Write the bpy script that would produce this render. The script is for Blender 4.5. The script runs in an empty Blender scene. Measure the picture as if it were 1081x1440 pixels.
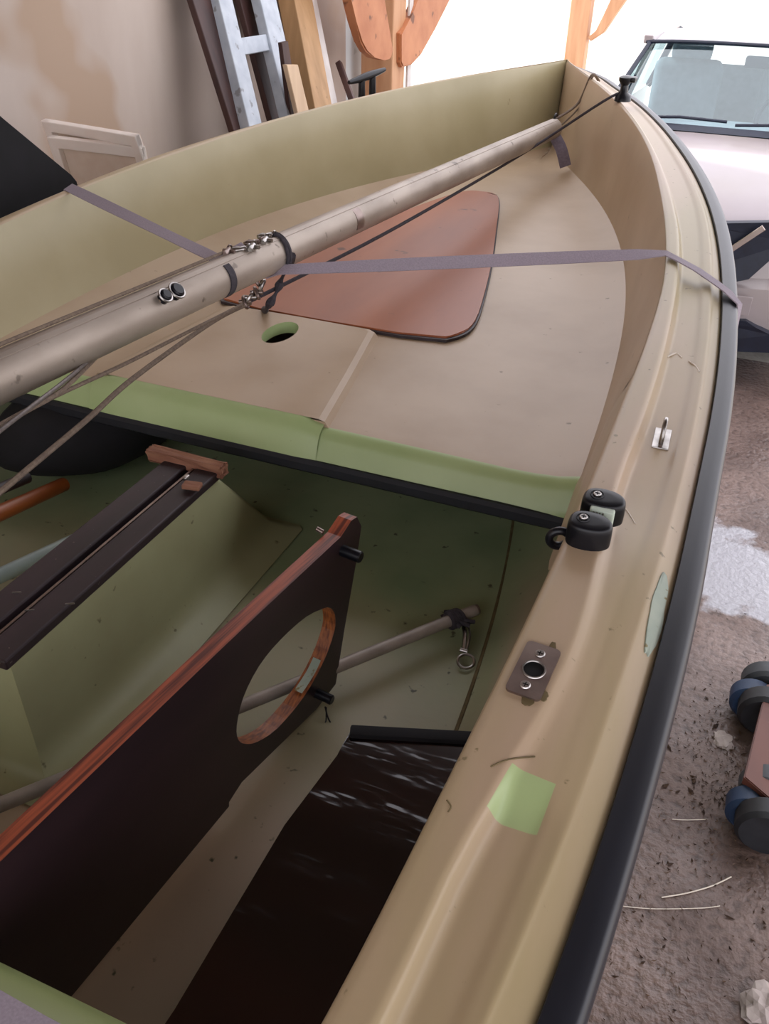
import bpy, bmesh, math, random
from mathutils import Vector, Matrix, noise
from mathutils.bvhtree import BVHTree
random.seed(4)
C = bpy.context.scene.collection
H = 2.05                       # camera height above the floor; boat formulas below are written relative to it
X0 = -0.7506                   # boat centreline
F = 1200.0                     # focal length in pixels of the 1081 x 1440 frame
R_ = Vector((0.92632921, 0.37602475, 0.0227945)); U_ = Vector((-0.22540935, 0.50477681, 0.83330126)); F_ = Vector((-0.30183576, 0.77704939, -0.552349))
CAM = Vector((0, 0, H))

def ray(x, y): return F_ + R_*((x-540.5)/F) + U_*((720-y)/F)
def az(x, y, z): r = ray(x, y); return CAM + r*(z/r.z)        # z relative to the camera
def ax(x, y, X): r = ray(x, y); return CAM + r*(X/r.x)
def ay(x, y, Y): r = ray(x, y); return CAM + r*(Y/r.y)
def ad(x, y, D): return CAM + ray(x, y)*D
def V(x, y, z): return Vector((x, y, z+H))

# ------------------------------------------------------------------ materials
def lin(c):
    if isinstance(c, str): c = [int(c[i:i+2], 16) for i in (0, 2, 4)]
    return tuple((v/255/12.92 if v/255 <= .04045 else ((v/255+.055)/1.055)**2.4) for v in c) + (1,)
def mat(name, c1, c2=None, scale=8, rough=.5, metal=0, bump=0, bscale=60, stretch=(1, 1, 1), coat=0, spec=.5, c3=None, spots=0, sscale=90, detail=6, lo=.35, hi=.65, rvar=0, rot=(0, 0, 0), bdist=.01):
    m = bpy.data.materials.new(name); m.use_nodes = True
    nt = m.node_tree; N = nt.nodes; L = nt.links; b = N['Principled BSDF']
    b.inputs['Roughness'].default_value = rough; b.inputs['Metallic'].default_value = metal
    b.inputs['Coat Weight'].default_value = coat; b.inputs['Coat Roughness'].default_value = .12
    b.inputs['Specular IOR Level'].default_value = spec
    tc = N.new('ShaderNodeTexCoord'); mp = N.new('ShaderNodeMapping'); mp.inputs['Scale'].default_value = stretch; mp.inputs['Rotation'].default_value = rot
    if any(rot): mp.vector_type = 'TEXTURE'; mp.inputs['Scale'].default_value = tuple(1/v for v in stretch)
    L.new(tc.outputs['Object'], mp.inputs['Vector'])
    b.inputs['Base Color'].default_value = lin(c1)
    src = None
    if c2:
        n = N.new('ShaderNodeTexNoise'); n.inputs['Scale'].default_value = scale; n.inputs['Detail'].default_value = detail; L.new(mp.outputs[0], n.inputs['Vector'])
        r = N.new('ShaderNodeValToRGB'); r.color_ramp.elements[0].position = lo; r.color_ramp.elements[1].position = hi
        r.color_ramp.elements[0].color = lin(c1); r.color_ramp.elements[1].color = lin(c2)
        L.new(n.outputs['Fac'], r.inputs['Fac']); src = r.outputs['Color']
        if rvar:
            q = N.new('ShaderNodeMapRange'); q.inputs['To Min'].default_value = rough-rvar; q.inputs['To Max'].default_value = rough+rvar
            q.inputs['From Min'].default_value = .35; q.inputs['From Max'].default_value = .65
            L.new(n.outputs['Fac'], q.inputs['Value']); L.new(q.outputs[0], b.inputs['Roughness'])
    if c3 and spots:
        n2 = N.new('ShaderNodeTexNoise'); n2.inputs['Scale'].default_value = sscale; n2.inputs['Detail'].default_value = 3; L.new(tc.outputs['Object'], n2.inputs['Vector'])
        r2 = N.new('ShaderNodeValToRGB'); r2.color_ramp.elements[0].position = spots; r2.color_ramp.elements[1].position = spots+.05
        r2.color_ramp.elements[0].color = (0, 0, 0, 1); r2.color_ramp.elements[1].color = (1, 1, 1, 1)
        L.new(n2.outputs['Fac'], r2.inputs['Fac'])
        mx = N.new('ShaderNodeMix'); mx.data_type = 'RGBA'; L.new(r2.outputs['Color'], mx.inputs[0])
        if src: L.new(src, mx.inputs[6])
        else: mx.inputs[6].default_value = lin(c1)
        mx.inputs[7].default_value = lin(c3); src = mx.outputs[2]
    if src: L.new(src, b.inputs['Base Color'])
    if bump:
        n3 = N.new('ShaderNodeTexNoise'); n3.inputs['Scale'].default_value = bscale; n3.inputs['Detail'].default_value = 5; L.new(mp.outputs[0], n3.inputs['Vector'])
        bp = N.new('ShaderNodeBump'); bp.inputs['Strength'].default_value = bump; bp.inputs['Distance'].default_value = bdist
        L.new(n3.outputs['Fac'], bp.inputs['Height']); L.new(bp.outputs[0], b.inputs['Normal'])
    return m

M = {}
M['gel'] = mat('tan_gelcoat', 'A68E72', 'B8A288', 3.2, .42, bump=.03, bscale=25, c3='86745A', spots=.72, sscale=45)
M['bul'] = mat('shaded_olive_gelcoat', 'A09672', 'B0A684', 2.5, .40, bump=.02, bscale=25, c3='8A7E5C', spots=.74, sscale=30)  # port bulwark only: its shade painted in as an olive tone
M['side'] = mat('worn_side_deck_gelcoat', 'A4946C', 'B29A80', 3.0, .36, bump=.03, bscale=40, stretch=(2.2, .5, 1), c3='7E7050', spots=.70, sscale=70)
M['lime'] = mat('lime_gelcoat', '9DB078', 'A9B985', 5, .38, c3='7C8758', spots=.76, sscale=80)
def liner_mat():
    # green moulded cockpit, tan up the sides; aft floor's daylight painted in as tan
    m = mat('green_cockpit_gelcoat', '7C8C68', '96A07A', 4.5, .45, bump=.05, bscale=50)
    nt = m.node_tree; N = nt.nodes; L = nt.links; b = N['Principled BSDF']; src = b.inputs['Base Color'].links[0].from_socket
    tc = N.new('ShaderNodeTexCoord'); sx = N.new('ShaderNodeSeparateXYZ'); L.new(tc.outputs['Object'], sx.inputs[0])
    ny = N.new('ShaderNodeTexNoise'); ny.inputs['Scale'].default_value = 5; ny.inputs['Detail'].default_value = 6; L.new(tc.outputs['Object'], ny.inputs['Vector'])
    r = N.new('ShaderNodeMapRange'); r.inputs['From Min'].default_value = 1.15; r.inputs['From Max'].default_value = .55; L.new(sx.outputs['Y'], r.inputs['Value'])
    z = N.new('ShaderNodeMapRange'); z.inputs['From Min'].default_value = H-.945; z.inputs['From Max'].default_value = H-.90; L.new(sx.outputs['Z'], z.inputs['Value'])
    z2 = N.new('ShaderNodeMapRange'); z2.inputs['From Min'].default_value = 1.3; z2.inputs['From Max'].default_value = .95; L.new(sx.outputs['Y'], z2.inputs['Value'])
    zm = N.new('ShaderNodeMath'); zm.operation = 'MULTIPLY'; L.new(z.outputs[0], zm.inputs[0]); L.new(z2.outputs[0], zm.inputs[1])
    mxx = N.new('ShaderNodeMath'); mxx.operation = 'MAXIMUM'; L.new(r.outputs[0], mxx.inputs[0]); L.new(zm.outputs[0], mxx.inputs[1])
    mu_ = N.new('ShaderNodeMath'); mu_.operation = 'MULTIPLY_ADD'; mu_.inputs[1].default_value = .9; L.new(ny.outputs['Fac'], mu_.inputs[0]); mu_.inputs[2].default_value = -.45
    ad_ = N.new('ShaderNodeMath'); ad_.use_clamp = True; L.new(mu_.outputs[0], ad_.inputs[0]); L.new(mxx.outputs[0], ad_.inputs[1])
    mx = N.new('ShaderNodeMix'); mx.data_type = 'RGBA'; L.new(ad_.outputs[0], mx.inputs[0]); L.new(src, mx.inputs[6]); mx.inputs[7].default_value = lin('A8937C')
    n2 = N.new('ShaderNodeTexNoise'); n2.inputs['Scale'].default_value = 46; n2.inputs['Detail'].default_value = 3; L.new(tc.outputs['Object'], n2.inputs['Vector'])
    r2 = N.new('ShaderNodeMapRange'); r2.inputs['From Min'].default_value = .68; r2.inputs['From Max'].default_value = .74; L.new(n2.outputs['Fac'], r2.inputs['Value'])
    m2 = N.new('ShaderNodeMix'); m2.data_type = 'RGBA'; L.new(r2.outputs[0], m2.inputs[0]); L.new(mx.outputs[2], m2.inputs[6]); m2.inputs[7].default_value = lin('4A4A34')
    L.new(m2.outputs[2], b.inputs['Base Color'])
    return m
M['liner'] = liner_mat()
M['outer'] = mat('hull_outside', '8E9A64', '98A26C', 3, .4)
M['rub'] = mat('black_rubber_rail', '16181F', '20232C', 14, .36, bump=.03, bscale=60, stretch=(1, .2, 1))
M['blk'] = mat('black_plastic', '0C0D13', '12131A', 10, .36, spec=.35)
M['blkr'] = mat('black_trim_rubber', '12141A', '1A1D24', 20, .6)
M['steel'] = mat('stainless_steel', 'B8B4B0', '8C8884', 40, .28, 1)
M['plate'] = mat('tarnished_plate', '7C6C66', '93847C', 30, .35, .9)
M['alu'] = mat('weathered_aluminium', 'ACA094', '8E8276', 14, .5, .5, stretch=(1, .35, 1), bump=.04, bscale=40, c3='756A60', spots=.66, sscale=30)
M['strap'] = mat('lilac_webbing', '90858F', '9C919B', 400, .75, bump=.1, bscale=300)
M['strapd'] = mat('grey_webbing', '6E6470', '7E7480', 120, .8)
M['pole'] = mat('dull_aluminium_pole', 'A69C92', '90877E', 20, .5, .25)
M['rope'] = mat('grey_brown_rope', '625348', '766656', 150, .85, bump=.2, bscale=300)
M['roped'] = mat('dark_rope', '2E2A30', '3C363C', 150, .85)
M['wire'] = mat('steel_wire', '6C6460', '5A524E', 150, .5, .5)
M['hatch'] = mat('varnished_mahogany', '8A4A2C', 'A4603C', 5, .42, stretch=(1, .25, 1), detail=8, bump=.02, bscale=30, c3='5A2E1C', spots=.68, sscale=12)
M['brdf'] = mat('dark_mahogany_face', '261A1E', '342428', 7, .34, stretch=(.4, .4, 2), detail=8)
M['brde'] = mat('plywood_edge', '94482C', '4E2014', 30, .5, stretch=(7, .22, .4), detail=4, lo=.4, hi=.6, rot=(0, 0, -.135))
M['plyh'] = mat('plywood_hole_edge', '9C5A2A', '5E2C14', 60, .5, stretch=(5, 1, 1))
M['gloss'] = mat('black_cherry_lacquer', '0A0507', '260F0D', 3, .12, stretch=(.55, 1.6, 1), bump=1, bscale=3.4, bdist=.02, coat=.6, detail=4)
M['blkw'] = mat('black_brown_wood', '241A1C', '33262A', 12, .5, stretch=(2, .3, 1), c3='6E625C', spots=.71, sscale=160)
M['raw'] = mat('splintered_wood', '7A4E3A', '9C7056', 40, .8, stretch=(.3, 1, 1), bump=.6, bscale=60)
M['orange'] = mat('orange_varnish_wood', '9A5426', '7E401C', 12, .4, stretch=(1, .3, 1))
M['bag'] = mat('black_cloth', '0C0B0D', '131115', 20, .9)
M['pale'] = mat('pale_blue_tube', 'A8B8B4', '98A8A6', 20, .35, .3)
M['patch'] = mat('grey_filler', '8E9C8E', 'A3AC9C', 24, .55, c3='7A7048', spots=.6, sscale=60)
M['dirt'] = mat('grime', '5A4C30', '6E6040', 60, .9)
M['white'] = mat('pale_cam', 'B9C6B6', 'C6D0C2', 20, .5)
M['dark'] = mat('dark_void', '050506', None, rough=.9)
M['chip'] = mat('white_chip', 'D8CCBC', None, rough=.6)

# ------------------------------------------------------------------ object helpers
def link(name, me, m, parent=None, smooth=True, ang=40):
    o = bpy.data.objects.new(name, me); C.objects.link(o)
    for q in (m if isinstance(m, (list, tuple)) else [m]): me.materials.append(q)
    if smooth:
        me.shade_smooth()
        if ang: me.set_sharp_from_angle(angle=math.radians(ang))
    if parent is not None:
        o.parent = parent; o.matrix_parent_inverse = pinv(parent)
    return o
def pinv(p):
    w = Matrix.Translation(p.location) @ p.rotation_euler.to_matrix().to_4x4()
    if p.parent is not None and p.type == 'EMPTY': pass
    return w.inverted()
def ob(name, bm, m, parent=None, smooth=True, ang=40, recalc=True):
    if recalc: bmesh.ops.recalc_face_normals(bm, faces=bm.faces)
    me = bpy.data.meshes.new(name); bm.to_mesh(me); bm.free()
    return link(name, me, m, parent, smooth, ang)
def tag(o, label, cat, group=None):
    o['label'] = label; o['category'] = cat
    if group: o['group'] = group
    return o
def thing(name, label, cat, loc=(0, 0, 0), group=None):
    o = bpy.data.objects.new(name, None); C.objects.link(o); o.location = loc; o.empty_display_size = .1
    return tag(o, label, cat, group)
def struct(o): o['kind'] = 'structure'; return o
def grid(bm, rows, closed=False, mi=0, cap=False):
    vs = [[bm.verts.new(p) for p in r] for r in rows]
    n = len(rows[0])
    for a, b in zip(vs[:-1], vs[1:]):
        for j in range(n if closed else n-1):
            k = (j+1) % n
            f = [a[j], a[k], b[k], b[j]]
            if len(set(f)) == 4:
                try: bm.faces.new(f).material_index = mi
                except ValueError: pass
    if cap:
        for r in (vs[0], vs[-1]):
            try: bm.faces.new(r).material_index = mi
            except ValueError: pass
    return vs
def tube(bm, pts, r, n=10, cap=True, mi=0):
    pts = [Vector(p) for p in pts]; rr = r if isinstance(r, (list, tuple)) else [r]*len(pts)
    rows = []; up = None
    for i, p in enumerate(pts):
        t = (pts[min(i+1, len(pts)-1)]-pts[max(i-1, 0)]).normalized()
        if up is None:
            up = Vector((0, 0, 1)) if abs(t.z) < .9 else Vector((1, 0, 0))
        a = t.cross(up).normalized(); up = a.cross(t).normalized()
        rows.append([p + (a*math.cos(k*2*math.pi/n) + up*math.sin(k*2*math.pi/n))*rr[i] for k in range(n)])
    grid(bm, rows, True, mi, cap)
def spline(pts, n=8):
    P = [Vector(p) for p in pts]; out = []
    for i in range(len(P)-1):
        a, b, c, d = P[max(i-1, 0)], P[i], P[i+1], P[min(i+2, len(P)-1)]
        for k in range(n):
            t = k/n
            out.append(.5*((2*b)+(c-a)*t+(2*a-5*b+4*c-d)*t*t+(3*b-a-3*c+d)*t*t*t))
    return out+[P[-1]]
def ribbon(bm, pts, w, th, normals):
    rows = []
    for i, p in enumerate(pts):
        t = (pts[min(i+1, len(pts)-1)]-pts[max(i-1, 0)]).normalized()
        nn = normals[i] if isinstance(normals, list) else normals
        s = t.cross(nn).normalized(); nn = s.cross(t).normalized()
        rows.append([p+s*w/2+nn*th/2, p-s*w/2+nn*th/2, p-s*w/2-nn*th/2, p+s*w/2-nn*th/2])
    grid(bm, rows, True, cap=True)
def box(bm, c, d, bev=.0, M3=None, seg=2):
    r = bmesh.ops.create_cube(bm, size=1); vs = r['verts']
    mm = Matrix.Diagonal((d[0], d[1], d[2], 1))
    if M3 is not None: mm = M3.to_4x4() @ mm
    mm = Matrix.Translation(Vector(c)) @ mm
    bmesh.ops.transform(bm, matrix=mm, verts=vs)
    if bev:
        es = set(e for v in vs for e in v.link_edges)
        bmesh.ops.bevel(bm, geom=list(es), offset=bev, segments=seg, affect='EDGES', profile=.5)
def frame3(x, y, z=None):
    x = Vector(x).normalized(); y = (Vector(y)-x*Vector(y).dot(x)).normalized(); z = x.cross(y)
    return Matrix((x, y, z)).transposed()
def beam(bm, a, b, w, t, nrm, bev=.003):
    a, b = Vector(a), Vector(b); f = frame3(b-a, nrm)     # length along x, t along nrm, w across
    box(bm, (a+b)/2, ((b-a).length, t, w), bev, f)
def cyl(bm, a, b, r, n=20, r2=None, bev=0):
    a, b = Vector(a), Vector(b); r2 = r if r2 is None else r2
    if bev:
        d = (b-a).normalized()*bev
        tube2(bm, [a, a+d*.0001, a+d, b-d, b-d*.0001, b], [r-bev, r-bev, r, r, r-bev, r-bev], n)
    else: tube2(bm, [a, b], [r, r2], n)
def tube2(bm, pts, rr, n):
    pts = [Vector(p) for p in pts]; t = (pts[-1]-pts[0]).normalized()
    up = Vector((0, 0, 1)) if abs(t.z) < .9 else Vector((1, 0, 0)); a = t.cross(up).normalized(); u = a.cross(t)
    grid(bm, [[p+(a*math.cos(k*2*math.pi/n)+u*math.sin(k*2*math.pi/n))*r for k in range(n)] for p, r in zip(pts, rr)], True, cap=True)
def torus(bm, c, nrm, R, r, n=24, m=8, sx=1, sy=1, xdir=None):
    nrm = Vector(nrm).normalized(); x = Vector(xdir) if xdir is not None else nrm.orthogonal(); x = (x-nrm*x.dot(nrm)).normalized(); y = nrm.cross(x)
    rows = []
    for i in range(n+1):
        a = 2*math.pi*i/n; ctr = Vector(c)+x*math.cos(a)*R*sx+y*math.sin(a)*R*sy; o = (x*math.cos(a)+y*math.sin(a))
        rows.append([ctr+(o*math.cos(k*2*math.pi/m)+nrm*math.sin(k*2*math.pi/m))*r for k in range(m)])
    grid(bm, rows, True); bmesh.ops.remove_doubles(bm, verts=bm.verts, dist=1e-5)
def prism(bm, outline, d, mi_face=0, mi_edge=0, bev=0):
    """outline: coplanar points; d: thickness vector"""
    a = [bm.verts.new(p) for p in outline]; b = [bm.verts.new(Vector(p)+d) for p in outline]
    f1 = bm.faces.new(a); f2 = bm.faces.new(b[::-1]); f1.material_index = f2.material_index = mi_face
    for i in range(len(a)):
        j = (i+1) % len(a); f = bm.faces.new((a[j], a[i], b[i], b[j])); f.material_index = mi_edge
    if bev:
        es = set(e for f in (f1, f2) for e in f.edges); bmesh.ops.bevel(bm, geom=list(es), offset=bev, segments=2, affect='EDGES')
def newbm(): return bmesh.new()
def tree(o):
    return BVHTree.FromPolygons([v.co.copy() for v in o.data.vertices], [list(p.vertices) for p in o.data.polygons])
def on(T, px, py):
    """where the sight line meets a surface, and the surface's upward normal"""
    loc, nrm, i, d = T.ray_cast(CAM, ray(px, py).normalized())
    if nrm.z < 0: nrm = -nrm
    return loc, nrm
def soften(pr, r=.0022):
    out = [pr[0]]
    for a, p, b in zip(pr[:-2], pr[1:-1], pr[2:]):
        la, lb = (a-p).length, (b-p).length
        for k in (2.0, .8): out.append(p+(a-p)*min(k*r/la, .45*k/2))
        for k in (.8, 2.0): out.append(p+(b-p)*min(k*r/lb, .45*k/2))
    return out+[pr[-1]]
def lerp(T, x):
    if x <= T[0][0]: return T[0][1]
    for (a, b), (c, d) in zip(T[:-1], T[1:]):
        if x <= c:
            t = (x-a)/(c-a); t = t*t*(3-2*t) if False else t
            return b+(d-b)*t
    return T[-1][1]
def ss(a, b, x): t = min(max((x-a)/(b-a), 0), 1); return t*t*(3-2*t)

# ------------------------------------------------------------------ hull lines (u = forward, z relative to camera)
UC, LH = 0.9134, 2.87624; UT = UC+LH
def rb(u):
    if u < .2: return rb(.2)+(u-.2)*.075-.02*(u-.2)**2
    t = (u-UC)/LH; return max(1-t, 0)**1.18367*(.69101+.9488*t+.32668*t*t)
def rz(u):
    if u < .2: return rz(.2)+(u-.2)*.11
    t = (u-UC)/LH; return -.55+.32012*t-.12459*t*t
def smooth_table(T):                                            # smoothed lookup so that no kinks show
    def f(u): return sum(lerp(T, u+d)*w for d, w in ((-.08, .2), (-.04, .25), (0, .1), (.04, .25), (.08, .2)))
    return f
D1 = smooth_table([(.27, -.018), (.5, -.028), (.81, -.034), (1.1, -.037), (1.35, -.029), (1.6, -.021), (1.84, -.025), (2.1, -.029), (2.5, -.022), (3.2, -.012), (3.79, -.004)])
D2 = smooth_table([(.28, .021), (.41, .012), (.47, .010), (.51, .020), (.6, .031), (.7, .028), (.78, .018), (.92, -.002), (1.2, .002), (1.5, .003), (1.8, .004), (2.2, -.007), (2.6, -.007), (3, 0), (3.79, 0)])
D3 = smooth_table([(.3, .064), (.5, .059), (.7, .051), (1, .052), (1.2, .052), (1.6, .047), (2.1, .054), (2.5, .048), (3, .055), (3.79, .05)])
D4 = smooth_table([(.3, .083), (.5, .083), (.7, .077), (1, .073), (1.3, .068), (1.6, .066), (2, .071), (2.5, .06), (3, .066), (3.79, .06)])
DI = smooth_table([(.3, .112), (.5, .107), (.7, .099), (1, .087), (1.5, .083), (2, .084), (2.6, .080), (3.1, .085), (3.79, .07)])
DO = smooth_table([(.3, .146), (.5, .139), (.8, .128), (1, .117), (1.5, .113), (2, .116), (2.6, .111), (3.1, .113), (3.79, .10)])
def rim(u, d, dz, sgn=1):
    """point offset outboard by d from the rim curve; offsets swing forward round the stem"""
    v = ss(3.35, UT, u); a = v*math.pi/2
    return V(X0+sgn*(rb(u)+d*math.cos(a)), u+d*math.sin(a), rz(u)+dz)
def deck_s(u): return min(max((u-UC)/LH/.967, 0), 1)
def deck_b(s): return max(1-s, 0)**1.404*(.622+.803*s+1.213*s*s)
def deck_z(s): return -.738+.196*s-.137*s*s
US = [-1.3+.1*i for i in range(15)]+[.12+.04*i for i in range(64)]
US = [u for u in US if u < 2.66]+[UT-(UT-2.66)*(1-i/40)**1.6 for i in range(41)]
US = sorted([u for u in US if not .45 < u < .53]+[.45, .46, .468, .476, .484, .492, .50, .508, .516, .53])
ULIP = 1.172

boat = thing('sailing_dinghy', 'old tan and lime green fibreglass sailing dinghy with black rub rail, parked under cover', 'boat', V(X0, 1.2, -1.35))

# side decks, bulwark tops and shelves
def side_deck(sgn):
    bm = newbm(); rows = []
    for u in US:
        rec = 1-ss(.468, .516, u)                                # moulded recess aft of the rowlock plate
        fwd = ss(.80, .98, u)
        tp = ss(3.55, UT, u)
        d2z = 0
        lo = -.034 if sgn < 0 else 0                            # the far shelf sits a little lower
        k = ss(.80, 1.0, u)*(u < 3.3); db = deck_b(deck_s(u)); bh = rz(u)-deck_z(deck_s(u)); ins = rb(u)+D1(u)+.001-db
        wall = [(D1(u)+.004-rb(u)*0, -.034, db+ins*a-rb(u)-.0015+.010*ss(1.2, 1.25, u), -bh+bh*h) for a, h in ((-.05, .04), (.09, .15), (.246, .291), (.41, .485), (.615, .7275))]
        p = [rim(u, a*(1-k)+c*k, b-.001*(4-i)*(1-k)+(d-b)*k, sgn) for i, (a, b, c, d) in enumerate(wall)]+[rim(u, D1(u)-.002, -.012, sgn), rim(u, D1(u)+.001, -.003, sgn), rim(u, D1(u)+.007, 0, sgn),
             rim(u, D2(u)-.006, .0005, sgn), rim(u, D2(u)-.001, -.002, sgn),
             rim(u, D2(u)+.004+.003*rec, -.005-.010*rec-.008*fwd+lo*.5, sgn), rim(u, D2(u)+.009+.004*rec, -.007-.012*rec-.013*fwd+lo, sgn),
             rim(u, D3(u)-.004, -.010-.008*rec-.012*fwd+lo, sgn), rim(u, D3(u)+.003, -.0105-.004*rec-.008*fwd+lo, sgn),
             rim(u, D4(u)-.003, -.013-.005*fwd+lo, sgn), rim(u, D4(u)+.002, -.016-.007*fwd+lo, sgn),
             rim(u, DI(u)-.002, -.027+lo, sgn), rim(u, DI(u)+.004, -.036+lo, sgn), rim(u, DI(u)+.004, -.075+lo, sgn)]
        p = soften(p)
        rows.append(p)
    grid(bm, rows)
    for f in bm.faces:                                          # the recess's aft-facing ramp shows lime
        c = f.calc_center_median(); q = abs(c.x-X0)
        if .466 < c.y < .517 and D2(c.y)+rb(c.y)-.002 < q < D3(c.y)+rb(c.y): f.material_index = 1
    o = ob('side_deck', bm, [M['side'], M['lime']], boat, True, 80)
    return o
TS = tree(side_deck(1)); side_deck(-1)

def rail(sgn):
    bm = newbm(); rows = []
    for u in US:
        lo = -.034 if sgn < 0 else 0
        prof = [(a, z+lo) for a, z in [(0, -.029), (.003, -.025), (.03, -.023), (.4, -.022), (.75, -.0235), (.9, -.027), (.98, -.035), (1.0, -.045), (.98, -.058), (.85, -.07), (.3, -.075), (0, -.07)]]
        di, do = DI(u)+.001, DO(u)
        rows.append([rim(u, di+(do-di)*a if a > .01 else di, z, sgn) for a, z in prof])
    grid(bm, rows, True, cap=True)
    ob('rub_rail', bm, M['rub'], boat, True, 50)
rail(1); rail(-1)

# foredeck with bulwark insides
def panel_in(x, u): return -1.05 < x-X0+.0 and 1
PR = lambda u: -.594+(u-1.16)*(-.070/.45)                      # right edge of the raised centre panel
PL = lambda u: -.835*2-PR(u)
bm = newbm(); rows = []
for u in [ULIP+.045]+[q for q in US if q > ULIP+.06]:
    s = deck_s(u); b = deck_b(s); ud = UC+LH*.967*s if u < UT else UC+LH*.967
    z = deck_z(s); tr = V(X0, 0, 0)
    half = []
    k1 = rim(u, D1(u)+.001, -.003, 1); kx = k1.x-X0; ku = k1.y
    bh = rz(u)-z
    kx = max(kx, b+.002)
    half.append((kx, ku, rz(u)-.003)); half.append((kx-.004, ku, rz(u)-.012))
    ins = kx-b; fil = min(.35, .35)
    for a in (.75, .5, .3):
        half.append((b+ins*(a**1.0)*.82, ud+(ku-ud)*a, z+bh*a*.97))
    for a, zz in ((.12, .15), (.0, .066), (-.16, .024), (-.34, .006), (-.55, .0)):
        half.append((max(b+ins*a*.8+(0 if a > 0 else a*.18*min(1, b/.2)), 0), ud+(ku-ud)*max(a, 0), z+bh*zz))
    bb = half[-1][0]
    for k in (.8, .55, .3, .12): half.append((bb*k, ud, z+.004*(1-k*k)))
    row = [V(X0-x, y, q) for x, y, q in half]+[V(X0, ud, z+.004)]+[V(X0+x, y, q) for x, y, q in half[::-1]]
    rows.append(row)
# the rounded aft lip, lime
first = rows[0]
def lip_off(du, dz):
    r = []
    for p in first: r.append(Vector((p.x, p.y+du, p.z+dz)))
    return r
idx = [i for i in range(len(first)) if abs(first[i].x-X0) <= deck_b(deck_s(ULIP))+.012]
full = rows
vs = grid(bm, full); bm.faces.ensure_lookup_table()
nc = len(full[0])
for q in (list(range(0, 6))+list(range(nc-7, nc-1))):
    for k in range(len(full)-1): bm.faces[k*(nc-1)+q].material_index = 2 if q < 6 else 0
# lip strip only across the deck (not up the bulwarks)
lp = [first[i].copy() for i in idx]
lrows = [lp]
for du, dz in ((-.008, -.0015), (-.016, -.006), (-.024, -.016), (-.036, -.040), (-.043, -.052), (-.043, -.058), (-.03, -.060), (.12, -.070), (.9, -.075)):
    lrows.append([Vector((X0+(p.x-X0)*(1 if du < .2 else .25), p.y+du, p.z+dz)) for p in lp])
lv = grid(bm, lrows[:7], mi=1); grid(bm, lrows[6:], mi=0)
# raised centre panel (with the mast slot), standing 12 mm proud
kill = [f for f in bm.faces if f.material_index == 0 and f.calc_center_median().z > V(0, 0, -.76).z and PL(1.45)+.06 < f.calc_center_median().x < PR(1.45)-.06 and 1.26 < f.calc_center_median().y < 1.58]
bmesh.ops.delete(bm, geom=kill, context='FACES')
bmesh.ops.remove_doubles(bm, verts=bm.verts, dist=.0004)
bmesh.ops.recalc_face_normals(bm, faces=bm.faces)
def dz_at(u): return deck_z(deck_s(u))+.004
pb = newbm()
def pt(x, u, h): return V(x, u, dz_at(max(u, ULIP+.045))+h)
outer = [(PR(1.215), 1.215), (PR(1.4), 1.4), (PR(1.59)-.004, 1.588), (PR(1.59)-.02, 1.598), (-.835, 1.60), (PL(1.59)+.02, 1.598), (PL(1.59)+.004, 1.588), (PL(1.4), 1.4), (PL(1.215), 1.215)]
hole = [(-.835+.033*math.cos(a), 1.512+.056*math.sin(a)) for a in [2*math.pi*i/28 for i in range(28)]]
ov = [pb.verts.new(pt(x, u, .013)) for x, u in outer]; hv = [pb.verts.new(pt(x, u, .013)) for x, u in hole]
ee = [pb.edges.new((ov[i], ov[(i+1) % len(ov)])) for i in range(len(ov))]+[pb.edges.new((hv[i], hv[(i+1) % 28])) for i in range(28)]
bmesh.ops.triangle_fill(pb, use_beauty=True, use_dissolve=False, edges=ee)
# skirt with shoulder
def skirt(a, b, h1, h0, mi=0):
    n = len(a)
    va = [pb.verts.new(pt(x, u, h1)) for x, u in a]; vb = [pb.verts.new(pt(x, u, h0)) for x, u in b]
    for i in range(n):
        if a is outer and i == n-1: continue
        j = (i+1) % n; pb.faces.new((va[i], va[j], vb[j], vb[i])).material_index = mi
ctr = (-.835, 1.46)
shoulder = [(x+(.012 if x > ctr[0] else -.012), u+(.0 if u < 1.55 else .006)) for x, u in outer]
foot = [(x+(.022 if x > ctr[0] else -.022), u+(.0 if u < 1.55 else .010)) for x, u in outer]
skirt(outer, shoulder, .013, .010); skirt(shoulder, foot, .010, -.003)
skirt(hole, [(x, u) for x, u in hole], .013, -.012, 1)
# panel's own lip, lime
pl0 = [(PL(1.215)-.012)+(PR(1.215)-PL(1.215)+.024)*i/12 for i in range(13)]
zb = deck_z(deck_s(ULIP+.045))+.004
prow = []
for du, dz in ((0, .013), (-.010, .011), (-.020, .004), (-.030, -.008), (-.041, -.040), (-.0455, -.052)):
    prow.append([V(x, ULIP+.045+du, zb+dz-(0 if 0 < i < 12 else .008)) for i, x in enumerate(pl0)])
grid(pb, prow, mi=1)
bmesh.ops.recalc_face_normals(pb, faces=pb.faces)
pm = bpy.data.meshes.new('tmp'); pb.to_mesh(pm); pb.free(); bm.from_mesh(pm); bpy.data.meshes.remove(pm)
foredeck = ob('foredeck', bm, [M['gel'], M['lime'], M['bul']], boat, True, 50, recalc=False)
# black edge trim under the lip
bm = newbm(); rows = []
for i in range(25):
    x = -.63+1.26*i/24
    rows.append([V(X0+x, ULIP+a, zb-.058+b) for a, b in ((-.006, .004), (.0, .010), (.010, .010), (.014, 0), (.010, -.014), (.0, -.016), (-.006, -.010))])
grid(bm, rows, True, cap=True); ob('edge_trim', bm, M['blkr'], boat)

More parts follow.
